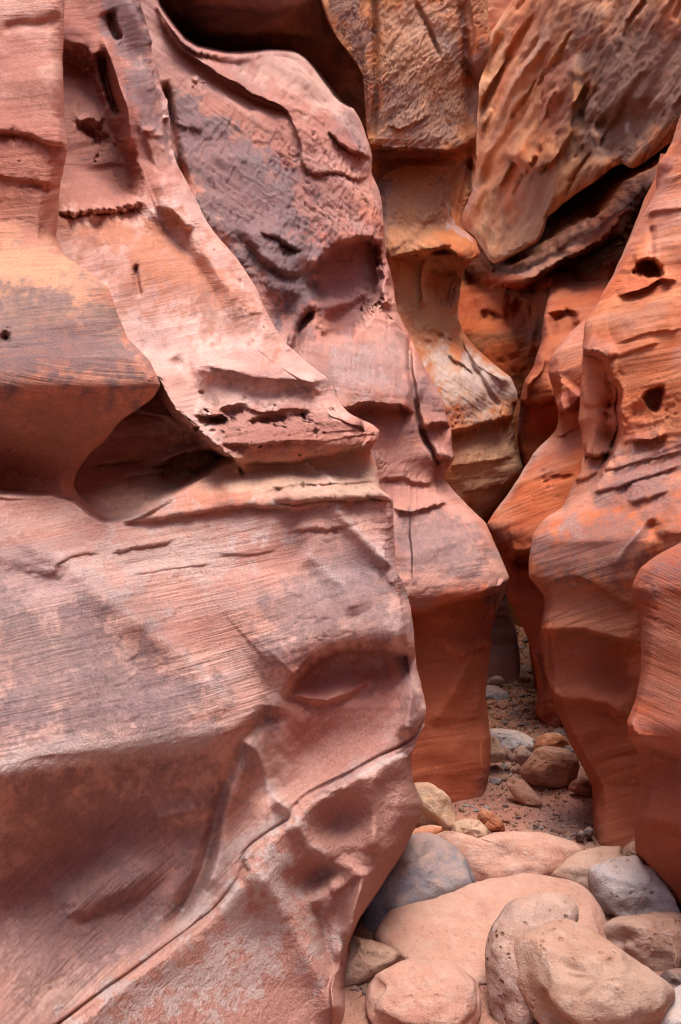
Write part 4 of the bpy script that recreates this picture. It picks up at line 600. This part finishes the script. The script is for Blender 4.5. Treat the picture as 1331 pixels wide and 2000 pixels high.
# ================================================================== CANYON FLOOR
def floor_z(x, y):
    return 0.05*(1-sstep(3.2, 3.9, y))+0.26*np.maximum(y-7.2, 0)*(y < 40)+0.035*fbm(x*1.1+3, y*1.1, 0*x+.5, 3)+0.012*fbm(x*6, y*6, 0*x+2.5, 3)
gx = np.concatenate([[-300, -60, -12, -4], np.arange(-1.6, 3.4, 0.022), [5, 12, 60, 300]])
gy = np.concatenate([[-300, -60, -12, -3, 0, 1], np.arange(1.8, 8.5, 0.025), np.arange(8.6, 16, .2), [20, 60, 300]])
GX, GY = np.meshgrid(gx, gy)
GZ = floor_z(GX, GY)
gn = fbm(GX*2, GY*2, 0*GX+7, 3)
gc = np.zeros(GX.shape+(3,))+srgb(202, 142, 120)
def lay_tint(c, m_, rgb): return c*(1-m_[..., None])+srgb(*rgb)*m_[..., None]
gc = lay_tint(gc, sstep(5.0, 6.4, GY+0.4*gn)*0.8, (196, 132, 96))
gc = lay_tint(gc, sstep(-.1, .5, gn)*0.6, (196, 156, 134))
gc = lay_tint(gc, (1-sstep(2.9, 3.4, GY+.2*gn))*.8, (176, 128, 108))
gc = lay_tint(gc, np.clip(1-np.hypot((GX-1.25)/.35, (GY-3.9)/.4), 0, 1), (140, 112, 106))
gc = gc*.8
gme = mesh_np('ground', np.stack([GX, GY, GZ], -1), grid_faces(len(gx), len(gy)), SAND,
    {'rock_colour': ('FLOAT_COLOR', np.concatenate([gc, np.ones(GX.shape+(1,))], -1)), 'rock_mask': ('FLOAT_COLOR', np.zeros(GX.shape+(4,))+np.array([0, 0, .9, 1])), 'rock_bed': ('FLOAT_VECTOR', np.stack([gn*.05, GX, GY], -1))})
add('ground', gme, kind='structure', label='sandy gravel bed of the dry wash between the canyon walls')

# ------------------------------------------------------------------ stone materials
def stone_mat(name, c1, c2, c3, pits=0.0, scale=1.0):
    m, t, p = new_mat(name)
    oi = N(t, 'ShaderNodeObjectInfo'); tc = N(t, 'ShaderNodeTexCoord').outputs['Object']
    ad = N(t, 'ShaderNodeVectorMath', operation='ADD'); t.links.new(tc, ad.inputs[0])
    cmb = N(t, 'ShaderNodeCombineXYZ'); sc_ = math_n(t, 'MULTIPLY', oi.outputs['Random'], 40.0)
    t.links.new(sc_, cmb.inputs[0]); t.links.new(cmb.outputs[0], ad.inputs[1]); pos = ad.outputs[0]
    big = noise(t, pos, 5*scale, 4, 0.6); mid = noise(t, pos, 22*scale, 4, 0.7); grain = noise(t, pos, 150, 2, 0.7)
    c = mixc(t, mapr(t, big, 0.38, 0.62), tuple(.66*srgb(*c1)), tuple(.66*srgb(*c2)))
    c = mixc(t, mapr(t, mid, 0.46, 0.74, 0, 0.95), c, tuple(.66*srgb(*c3)))
    c = mixc(t, 1.0, c, mapr(t, grain, 0.25, 0.75, 0.84, 1.16, False), 'MULTIPLY')
    band = noise(t, vmul(t, pos, (7, 7, 60)), 1.0, 3, 0.6)
    c = mixc(t, 1.0, c, mapr(t, band, 0.3, 0.7, 0.86, 1.12, False), 'MULTIPLY')
    spot = noise(t, pos, 60, 2, 0.8)
    c = mixc(t, mapr(t, spot, 0.60, 0.72, 0, 0.55), c, tuple(srgb(*c2)*.32))
    geo = N(t, 'ShaderNodeNewGeometry'); sz_ = N(t, 'ShaderNodeSeparateXYZ'); t.links.new(geo.outputs['Normal'], sz_.inputs[0])
    dust = math_n(t, 'MULTIPLY', mapr(t, math_n(t, 'ADD', sz_.outputs[2], math_n(t, 'MULTIPLY', math_n(t, 'SUBTRACT', mid, .5), .9)), .55, 1.0), .45)
    c = mixc(t, dust, c, tuple(.66*srgb(218, 172, 146)))
    h = math_n(t, 'ADD', math_n(t, 'MULTIPLY', mid, 0.9), math_n(t, 'MULTIPLY', grain, 0.3))
    h = math_n(t, 'ADD', h, math_n(t, 'MULTIPLY', band, 0.35))
    if pits:
        vo = N(t, 'ShaderNodeTexVoronoi'); vo.inputs['Scale'].default_value = 30; t.links.new(pos, vo.inputs['Vector'])
        pm = math_n(t, 'MULTIPLY', mapr(t, vo.outputs['Distance'], 0.10, 0.28, 1, 0), mapr(t, big, 0.45, 0.6))
        c = mixc(t, math_n(t, 'MULTIPLY', pm, pits*0.6), c, tuple(.6*srgb(150, 88, 66)))
        h = math_n(t, 'SUBTRACT', h, math_n(t, 'MULTIPLY', pm, pits*2.0))
    t.links.new(c, p.inputs['Base Color'])
    b = N(t, 'ShaderNodeBump'); b.inputs['Strength'].default_value = 0.75; b.inputs['Distance'].default_value = 0.011
    t.links.new(h, b.inputs['Height']); t.links.new(b.outputs[0], p.inputs['Normal'])
    return m
MT = {'peach': stone_mat('peach_sandstone', (218, 170, 150), (212, 154, 132), (224, 188, 172), .15),
      'grey': stone_mat('blue_grey_stone', (150, 140, 146), (162, 150, 150), (176, 150, 138), .1),
      'pink': stone_mat('pitted_pink_stone', (204, 172, 158), (190, 150, 134), (220, 196, 182), 1.0),
      'tan': stone_mat('tan_stone', (206, 170, 150), (198, 150, 126), (218, 190, 172), .4),
      'yellow': stone_mat('buff_yellow_stone', (222, 184, 152), (214, 168, 136), (228, 200, 174), .1),
      'pale': stone_mat('pale_grey_stone', (226, 214, 210), (210, 192, 186), (232, 224, 218), .7),
      'orange': stone_mat('orange_stone', (206, 132, 92), (196, 118, 80), (214, 152, 116), .3),
      'brown': stone_mat('brown_stone', (204, 146, 118), (190, 128, 100), (212, 168, 144), .4),
      'dark': stone_mat('dark_grey_stone', (128, 108, 106), (146, 122, 116), (150, 128, 120), .2),
      'olive': stone_mat('olive_tan_stone', (192, 150, 124), (200, 160, 136), (206, 172, 150), .2)}
# ------------------------------------------------------------------ boulders
def resample(p, n):
    p = np.vstack([p, p[:1]]); s = np.concatenate([[0], np.cumsum(np.hypot(*np.diff(p, axis=0).T))])
    t = np.linspace(0, s[-1], n, endpoint=False)
    return np.stack([np.interp(t, s, p[:, 0]), np.interp(t, s, p[:, 1])], 1)
def boulder(name, label, cat, mat, pts, d0, k, T, seed, off=(630, 1300), s=1.899, flat=2.6, lump=1.0, group=None, nt_=84, nr_=20, grooves=(), tb=None, grow=1.11):
    """closed stone: its outline stands at distance d0 on a plane leaning back by k, bulging T metres to the front and tb to the rear"""
    p = np.array(pts, float)/s+np.array(off)
    p = p.mean(0)+(p-p.mean(0))*grow
    q = np.vstack([p, p[:1]])
    for _ in range(2):
        r = []
        for a, b in zip(q[:-1], q[1:]): r += [0.8*a+0.2*b, 0.2*a+0.8*b]
        q = np.array(r+[r[0]])
    o = resample(q[:-1], nt_); c = o.mean(0); pyb = p[:, 1].max()
    tb = T if tb is None else tb
    cosr = np.cos(np.linspace(0, math.pi/2, nr_)[::-1])       # rings from centre outwards
    rr = np.sin(np.linspace(0.0, math.pi/2, nr_))
    rr[0] = 0.02
    V = []; H = []; U = []
    for side, ring in ((1, rr), (-1, rr[::-1][1:])):
        for r in ring:
            pp = c+(o-c)*r
            V.append(pp); H.append(np.full(nt_, side*(1-r**flat)**(1/2.0)*(T if side > 0 else tb)))
    PXY = np.array(V); H = np.array(H)
    d = d0+k*(pyb-PXY[..., 1])/F*d0
    P = unproj(PXY[..., 0], PXY[..., 1], d)
    nrm = np.array([0, -1.0, k*0.9+0.25]); nrm /= np.linalg.norm(nrm)
    P = P+H[..., None]*nrm
    ctr = P.reshape(-1, 3).mean(0)
    rad = np.abs(P.reshape(-1, 3)-ctr).mean()
    w_ = P-ctr; wl = np.linalg.norm(w_, axis=-1, keepdims=True)+1e-6
    x, y, z = [w_[..., i]/rad for i in range(3)]
    front = np.clip(H/T, 0, 1)
    n_ = 0.17*fbm(x*.9+seed, y*.9, z*.9, 3)+0.04*ridged(x*2.2, y*2.2+seed, z*2.2, 3)+0.022*fbm(x*5, y*5, z*5+seed, 5, .6)
    disp = (0.04+n_)*rad*lump*(0.35+0.65*front)
    # a few worn facets
    rg_ = np.random.default_rng(seed)
    for _ in range(13):
        fn = rg_.normal(size=3); fn /= np.linalg.norm(fn); fn = fn*np.sign(-fn[1]+0.3*fn[2]+1e-6)
        dot = (w_*fn).sum(-1); lim = dot.max()*rg_.uniform(.80, .96)
        disp = disp-0.85*np.maximum(dot-lim, 0)
    for f in grooves:
        X_, Y_ = PXY[..., 0], PXY[..., 1]
        disp = disp+feat_eval(f, X_, Y_, np.zeros(X_.shape))*d0/F*(front > 0.02)
    P = P+w_/wl*disp[..., None]
    n1, n2 = P.shape[0], nt_
    i = np.arange(n1*n2).reshape(n1, n2); j = np.roll(i, -1, 1)
    Q = np.stack([i[:-1], i[1:], j[1:], j[:-1]], -1).reshape(-1, 4)
    zb = P[..., 2].min(); base = np.array([ctr[0], ctr[1], max(0.0, zb)])
    me = mesh_np(name, P-base, Q, MT[mat])
    import bmesh
    bm = bmesh.new(); bm.from_mesh(me); bm.verts.ensure_lookup_table()
    for row in (0, n1-1):
        bm.faces.new([bm.verts[int(v)] for v in i[row]])
    bmesh.ops.recalc_face_normals(bm, faces=bm.faces); bm.to_mesh(me); bm.free()
    for pl in me.polygons: pl.use_smooth = True
    ob = add(name, me, label=label, category=cat); ob.location = base
    if group: ob['group'] = group
    return ob
B_ = boulder
B_('boulder', 'large rounded peach boulder at the front, scarred by a dark notch', 'boulder', 'tan', [(722, 1085), (730, 1040), (800, 1000), (880, 965), (925, 966), (970, 990), (1100, 1080), (1220, 1165), (1272, 1222), (1270, 1300), (1240, 1390), (900, 1420), (800, 1320), (735, 1190)], 2.15, .75, .14, 1, flat=2.2,
   grooves=[('S', [(1080, 1905), (1100, 1912), (1115, 1922)], 8, -10), ('S', [(1100, 1925), (1112, 1935), (1125, 1932)], 8, -9), ('S', [(1128, 1965), (1150, 1975), (1180, 1970)], 9, 6), ('S', [(1160, 1880), (1180, 1920), (1175, 1960)], 20, 9), ('S', [(1065, 1900), (1075, 1945), (1090, 1990)], 12, 7)])
B_('boulder', 'upright pitted grey-pink boulder leaning behind the large rounded front boulder', 'boulder', 'pink', [(620, 1070), (632, 1010), (652, 960), (700, 892), (780, 872), (880, 868), (915, 890), (928, 930), (920, 990), (860, 1100), (790, 1250), (790, 1360), (700, 1360), (645, 1310), (632, 1200)], 2.28, .6, .10, 2)
B_('boulder', 'broad flat peach boulder in the middle of the floor', 'boulder', 'peach', [(215, 1032), (250, 970), (285, 920), (360, 900), (480, 860), (640, 810), (720, 796), (800, 794), (900, 802), (950, 830), (1000, 900), (1032, 960), (1020, 1030), (960, 1120), (700, 1240), (480, 1250), (300, 1170), (235, 1080)], 2.45, 1.2, .09, 3, flat=3.6, lump=.8,
   grooves=[('S', [(790, 1775), (830, 1768), (880, 1752)], 5, -5), ('S', [(870, 1830), (900, 1850), (960, 1850)], 30, 5)])
B_('boulder', 'smooth blue-grey boulder tucked under the left wall', 'boulder', 'grey', [(172, 900), (200, 820), (260, 720), (320, 655), (360, 642), (400, 646), (470, 690), (540, 760), (598, 826), (560, 880), (400, 930), (290, 960), (215, 1032), (185, 1030), (172, 980)], 2.80, .75, .13, 4, flat=3, lump=.8,
   grooves=[('S', [(735, 1790), (742, 1815), (738, 1835)], 5, -7), ('B', 790, 1765, 12, 9, 0, -5), ('S', [(770, 1730), (800, 1720), (840, 1730)], 12, 4)])
B_('boulder', 'low peach rock at the bottom, sunk into dark pebbles', 'boulder', 'peach', [(160, 1195), (230, 1150), (300, 1110), (370, 1092), (440, 1100), (520, 1130), (590, 1180), (612, 1230), (570, 1320), (500, 1380), (250, 1380), (180, 1280)], 2.25, .8, .08, 5, flat=2.8, lump=.8)
B_('boulder', 'small olive-tan rock wedged beneath the foot of the left wall', 'boulder', 'olive', [(70, 1190), (85, 1060), (112, 1008), (160, 1030), (235, 1042), (275, 1070), (286, 1098), (262, 1120), (190, 1160), (110, 1208)], 2.52, .6, .09, 6)
B_('boulder', 'wide low peach rock behind the broad flat boulder', 'boulder', 'peach', [(395, 645), (440, 622), (500, 640), (560, 660), (640, 640), (700, 630), (790, 632), (870, 652), (960, 682), (1000, 705), (930, 750), (860, 800), (700, 830), (600, 830), (480, 720)], 3.20, .8, .10, 7, flat=3, lump=.8)
B_('boulder', 'smooth tan rock at the foot of the right fin, beside the grey block', 'boulder', 'tan', [(855, 790), (900, 740), (960, 700), (1040, 686), (1120, 684), (1140, 720), (1100, 800), (1070, 920), (1045, 940), (1000, 900), (950, 830)], 3.05, .7, .10, 8, lump=.7)
B_('boulder', 'blocky pale grey boulder against the right wall', 'boulder', 'pale', [(1000, 765), (1040, 742), (1110, 728), (1172, 720), (1200, 760), (1235, 815), (1280, 880), (1312, 935), (1200, 960), (1080, 955), (1045, 935), (1030, 870)], 2.92, .5, .13, 9, flat=3.4)
B_('boulder', 'round tan boulder under the grey block at the right edge', 'boulder', 'tan', [(1035, 1010), (1060, 965), (1100, 945), (1200, 935), (1300, 930), (1345, 970), (1335, 1080), (1270, 1160), (1200, 1150), (1120, 1090), (1050, 1040)], 2.66, .6, .14, 10)
B_('boulder', 'small dark grey rock at the right edge below the tan boulder', 'boulder', 'dark', [(1250, 1185), (1270, 1140), (1310, 1128), (1360, 1140), (1360, 1220), (1280, 1225)], 2.5, .5, .07, 11)
B_('boulder', 'pale rock cut off by the bottom right corner', 'boulder', 'pale', [(1190, 1345), (1230, 1290), (1262, 1242), (1310, 1205), (1370, 1180), (1420, 1280), (1380, 1420), (1200, 1420)], 2.22, .8, .12, 12, lump=.7)
B_('boulder', 'upright buff-yellow boulder against the foot of the left wall', 'boulder', 'yellow', [(300, 470), (340, 448), (400, 442), (440, 455), (462, 480), (476, 530), (488, 580), (492, 620), (470, 640), (380, 600), (320, 560)], 3.78, .3, .12, 13, flat=3.2, lump=.7)
B_('boulder', 'squat buff-yellow stone right of the upright yellow boulder', 'boulder', 'yellow', [(480, 600), (500, 580), (560, 575), (598, 590), (610, 615), (606, 655), (540, 662), (480, 640)], 3.68, .4, .08, 14)
B_('boulder', 'angular orange stone standing on the gravel', 'boulder', 'orange', [(580, 560), (590, 538), (605, 534), (650, 568), (676, 605), (670, 616), (600, 612), (582, 590)], 3.86, .5, .05, 15, lump=1.2)
B_('boulder', 'flat orange slab under the upright yellow boulder', 'boulder', 'orange', [(310, 650), (340, 612), (400, 600), (450, 606), (440, 625), (400, 645), (350, 665)], 3.62, 1.2, .04, 16)
B_('boulder', 'large brown boulder in the middle distance on the gravel', 'boulder', 'brown', [(745, 380), (775, 350), (800, 312), (840, 305), (885, 312), (935, 335), (952, 370), (942, 415), (910, 452), (850, 445), (790, 436), (755, 410)], 4.45, .45, .13, 17)
B_('boulder', 'long pale rock behind the brown boulder', 'boulder', 'pale', [(618, 250), (640, 240), (700, 250), (760, 268), (795, 290), (780, 325), (720, 335), (660, 310), (620, 290)], 4.9, .9, .08, 18)
B_('boulder', 'pink rock lying right of the long pale rock', 'boulder', 'orange', [(786, 300), (800, 272), (840, 256), (880, 262), (905, 285), (912, 304), (870, 320), (800, 325)], 4.85, .8, .07, 19)
B_('boulder', 'small round stone left of the brown boulder', 'boulder', 'tan', [(706, 335), (715, 312), (740, 300), (765, 312), (782, 340), (765, 366), (725, 360)], 4.72, .4, .05, 20)
B_('boulder', 'thin leaning stone plank left of the small round stone', 'boulder', 'tan', [(663, 302), (680, 296), (700, 322), (718, 352), (706, 364), (685, 340)], 4.72, .3, .02, 21, lump=.5)
B_('boulder', 'tan block at the foot of the second buttress', 'boulder', 'yellow', [(600, 290), (622, 262), (645, 275), (662, 305), (682, 345), (650, 356), (600, 350)], 4.75, .4, .08, 22)
B_('boulder', 'low pinkish stone by the foot of the right fin, past the brown boulder', 'boulder', 'brown', [(914, 448), (935, 430), (962, 420), (1000, 440), (1010, 470), (990, 484), (940, 468)], 4.28, .6, .06, 23)
B_('boulder', 'flat half-buried pink rock on the gravel in front of the brown boulder', 'boulder', 'brown', [(680, 430), (720, 422), (760, 445), (800, 490), (815, 518), (770, 520), (720, 490)], 4.2, 1.2, .04, 24, lump=.6)
B_('boulder', 'far flat grey slab beside the second buttress', 'boulder', 'grey', [(600, 90), (620, 74), (660, 90), (702, 122), (660, 134), (605, 134)], 6.5, 1.4, .05, 25)
B_('boulder', 'far low stone at the mouth of the gap on the left', 'boulder', 'tan', [(606, 56), (640, 42), (672, 48), (680, 64), (620, 70)], 7.0, .7, .05, 26)
B_('boulder', 'far dark stone at the foot of the purple wall', 'boulder', 'brown', [(722, 54), (745, 38), (768, 44), (776, 58), (740, 62)], 7.1, .6, .05, 27)
B_('boulder', 'stone wedged between the two right fins', 'boulder', 'tan', [(1110, 715), (1125, 675), (1150, 655), (1185, 660), (1190, 720), (1130, 728)], 3.35, .5, .06, 28)
B_('boulder', 'flat dark stone at the bottom, under the olive-tan rock', 'boulder', 'dark', [(80, 1215), (100, 1204), (140, 1228), (152, 1246), (110, 1250)], 2.5, 1.2, .025, 29)
B_('boulder', 'grey stone at the far edge of the gravel left of the right fin', 'boulder', 'grey', [(893, 312), (912, 298), (935, 318), (938, 345), (915, 338)], 4.75, .5, .05, 30)
for k_, (a_, t_) in enumerate([([(938, 640), (955, 612), (975, 625), (968, 655)], 'upright dark shard at the left of the pile by the right fin'), ([(965, 620), (985, 600), (1006, 612), (1000, 640), (975, 636)], 'blocky dark shard at the top of the pile by the right fin'), ([(972, 650), (1000, 640), (1012, 660), (985, 668)], 'flat dark shard in the middle of the pile by the right fin'), ([(905, 640), (935, 628), (945, 640), (920, 650)], 'thin dark flake lying left of the dark pile'), ([(930, 665), (975, 668), (1005, 684), (985, 700), (940, 685)], 'low dark slab at the front of the pile by the right fin')]):
    B_('stone_shard', t_, 'stone', 'dark', a_, 3.62+.04*k_, .6, .035, 40+k_, lump=1.3, nt_=36, nr_=9, group='dark shards piled by the right fin')

# ------------------------------------------------------------------ loose stones, pebbles
rs = np.random.default_rng(5)
def stone_mesh(name, mat, seed, sub=2):
    import bmesh
    bm = bmesh.new(); bmesh.ops.create_icosphere(bm, subdivisions=sub, radius=1)
    r_ = np.random.default_rng(seed)
    pl = r_.normal(size=(7, 3)); pl /= np.linalg.norm(pl, axis=1)[:, None]; lim = r_.uniform(.45, .85, 7)
    co = np.array([v.co[:] for v in bm.verts])
    for n_, l_ in zip(pl, lim):
        e = np.maximum(co@n_-l_, 0); co = co-e[:, None]*n_
    co *= 1+0.12*fbm(co[:, 0]*1.5+seed, co[:, 1]*1.5, co[:, 2]*1.5, 2)[:, None]
    for v, c in zip(bm.verts, co): v.co = c
    me = bpy.data.meshes.new(name); bm.to_mesh(me); bm.free(); me.materials.append(MT[mat])
    return me
KINDS = ['orange', 'tan', 'brown', 'pale', 'grey', 'dark', 'peach']
SM = {k: [stone_mesh('loose_stone', k, 100+7*i+j) for j in range(3)] for i, k in enumerate(KINDS)}
# zones on the floor in photo pixels: (px0, px1, py0, py1, count, size px range, kinds, label, group)
ZN = [(958, 1048, 1345, 1435, 60, (5, 11), ['orange', 'orange', 'tan', 'brown', 'grey'], 'small angular stone on the orange rubble beyond the brown boulder', 'stones of the orange rubble'),
      (960, 1030, 1475, 1530, 26, (5, 10), ['tan', 'pale', 'brown', 'orange'], 'small stone on the gravel left of the brown boulder', 'stones left of the brown boulder'),
      (900, 1155, 1560, 1650, 60, (4, 9), ['brown', 'tan', 'dark', 'tan', 'pale', 'peach'], 'small stone on the gravel in front of the right fin', 'stones on the nearer gravel'),
      (1060, 1120, 1425, 1450, 12, (6, 12), ['orange', 'tan', 'pale'], 'small stone piled behind the pink rock', 'stones behind the pink rock'),
      (690, 760, 1925, 1990, 26, (4, 9), ['dark', 'brown', 'olive' if 'olive' in SM else 'tan', 'grey'], 'little dark pebble at the bottom under the left wall', 'dark pebbles at the bottom'),
      (1000, 1050, 1200, 1330, 18, (4, 8), ['tan', 'brown', 'grey', 'dark'], 'small far stone in the light patch of the gap', 'far stones in the gap')]
def drop(px, py):
    d = CAMH/((py-CY)/F); return (px-CX)/F*d, d
for a0, a1, b0, b1, cnt, (s0, s1), kinds, lab, grp in ZN:
    for _ in range(cnt):
        px, py = rs.uniform(a0, a1), rs.uniform(b0, b1)
        x_, y_ = drop(px, py); sz = rs.uniform(s0, s1)*(0.7+0.6*rs.random())*y_/F
        k_ = kinds[rs.integers(len(kinds))]
        ob = add('loose_stone', SM[k_][rs.integers(3)], label=lab, category='stone', group=grp)
        sx, sy, sz_ = sz*rs.uniform(.8, 1.3), sz*rs.uniform(.7, 1.1), sz*rs.uniform(.35, .7)
        ob.scale = (sx, sy, sz_)
        ob.location = (x_, y_, float(floor_z(np.array(x_), np.array(y_)))+sz_*.45)
        ob.rotation_euler = (rs.uniform(-.3, .3), rs.uniform(-.3, .3), rs.uniform(0, 6.28))
# gravel: uncounted chips, one object
tet = np.array([[1, 0, -.3], [-.4, .9, -.3], [-.5, -.8, -.3], [.1, .1, .6], [.7, .5, .2]])
tf = np.array([[0, 1, 3], [1, 2, 3], [2, 0, 3], [0, 4, 1], [4, 3, 1], [0, 3, 4]])
def gravel(name, label, mat, n, seed):
    r_ = np.random.default_rng(seed)
    y_ = 2.2+r_.random(n*4)**1.3*7.0; x_ = r_.uniform(-.2, 2.2, n*4)
    px = CX+x_/y_*F; py = CY+CAMH/y_*F; ok = (px > 680) & (px < 1260) & (py < 2040)
    x_, y_ = x_[ok][:n], y_[ok][:n]; k = len(x_)
    s_ = r_.uniform(1.2, 4.2, k)*y_/F; an = r_.uniform(0, 6.28, k); c_, q_ = np.cos(an), np.sin(an)
    v = tet[None]*(r_.uniform(.7, 1.3, (k, 1, 3))*s_[:, None, None])
    vx = v[..., 0]*c_[:, None]-v[..., 1]*q_[:, None]+x_[:, None]; vy = v[..., 0]*q_[:, None]+v[..., 1]*c_[:, None]+y_[:, None]
    vz = v[..., 2]+(floor_z(x_, y_)+.2*s_)[:, None]
    Fc = (tf[None]+5*np.arange(k)[:, None, None]).reshape(-1, 3)
    add(name, mesh_np(name, np.stack([vx, vy, vz], -1), Fc, MT[mat], smooth=False), label=label, kind='stuff')
for i_, (k_, n_) in enumerate([('brown', 4000), ('tan', 4000), ('pale', 1300), ('orange', 4000), ('dark', 400), ('grey', 300)]):
    gravel('gravel', k_+' chips of loose gravel scattered over the canyon floor', k_, n_, 60+i_)
# a dry twig caught between the stones at the right edge
def tube(pts, r0, r1):
    P = []; p = np.array(pts, float)
    for i in range(len(p)):
        t = p[min(i+1, len(p)-1)]-p[max(i-1, 0)]; t /= np.linalg.norm(t)
        u = np.cross(t, [0.3, 1, .2]); u /= np.linalg.norm(u); v = np.cross(t, u); r = r0+(r1-r0)*i/(len(p)-1)
        P.append([p[i]+r*(math.cos(a)*u+math.sin(a)*v) for a in np.linspace(0, 2*math.pi, 6, endpoint=False)])
    P = np.array(P); n1 = len(P); i = np.arange(n1*6).reshape(n1, 6); j = np.roll(i, -1, 1)
    return P.reshape(-1, 3), np.stack([i[:-1], i[1:], j[1:], j[:-1]], -1).reshape(-1, 4)
tw = [unproj(np.array(a), np.array(b), np.array(2.42+c)) for a, b, c in [(1326, 1822, 0), (1320, 1838, .01), (1317, 1852, 0), (1322, 1866, -.01), (1318, 1880, -.02), (1324, 1894, 0)]]
tw = np.array(tw); bs = tw[-1].copy()
TV, TF = tube(tw-bs, .0022, .0014)
to = add('dry_twig', mesh_np('dry_twig', TV, TF, MT['yellow']), label='thin dry twig caught between the stones at the right edge', category='twig'); to.location = bs
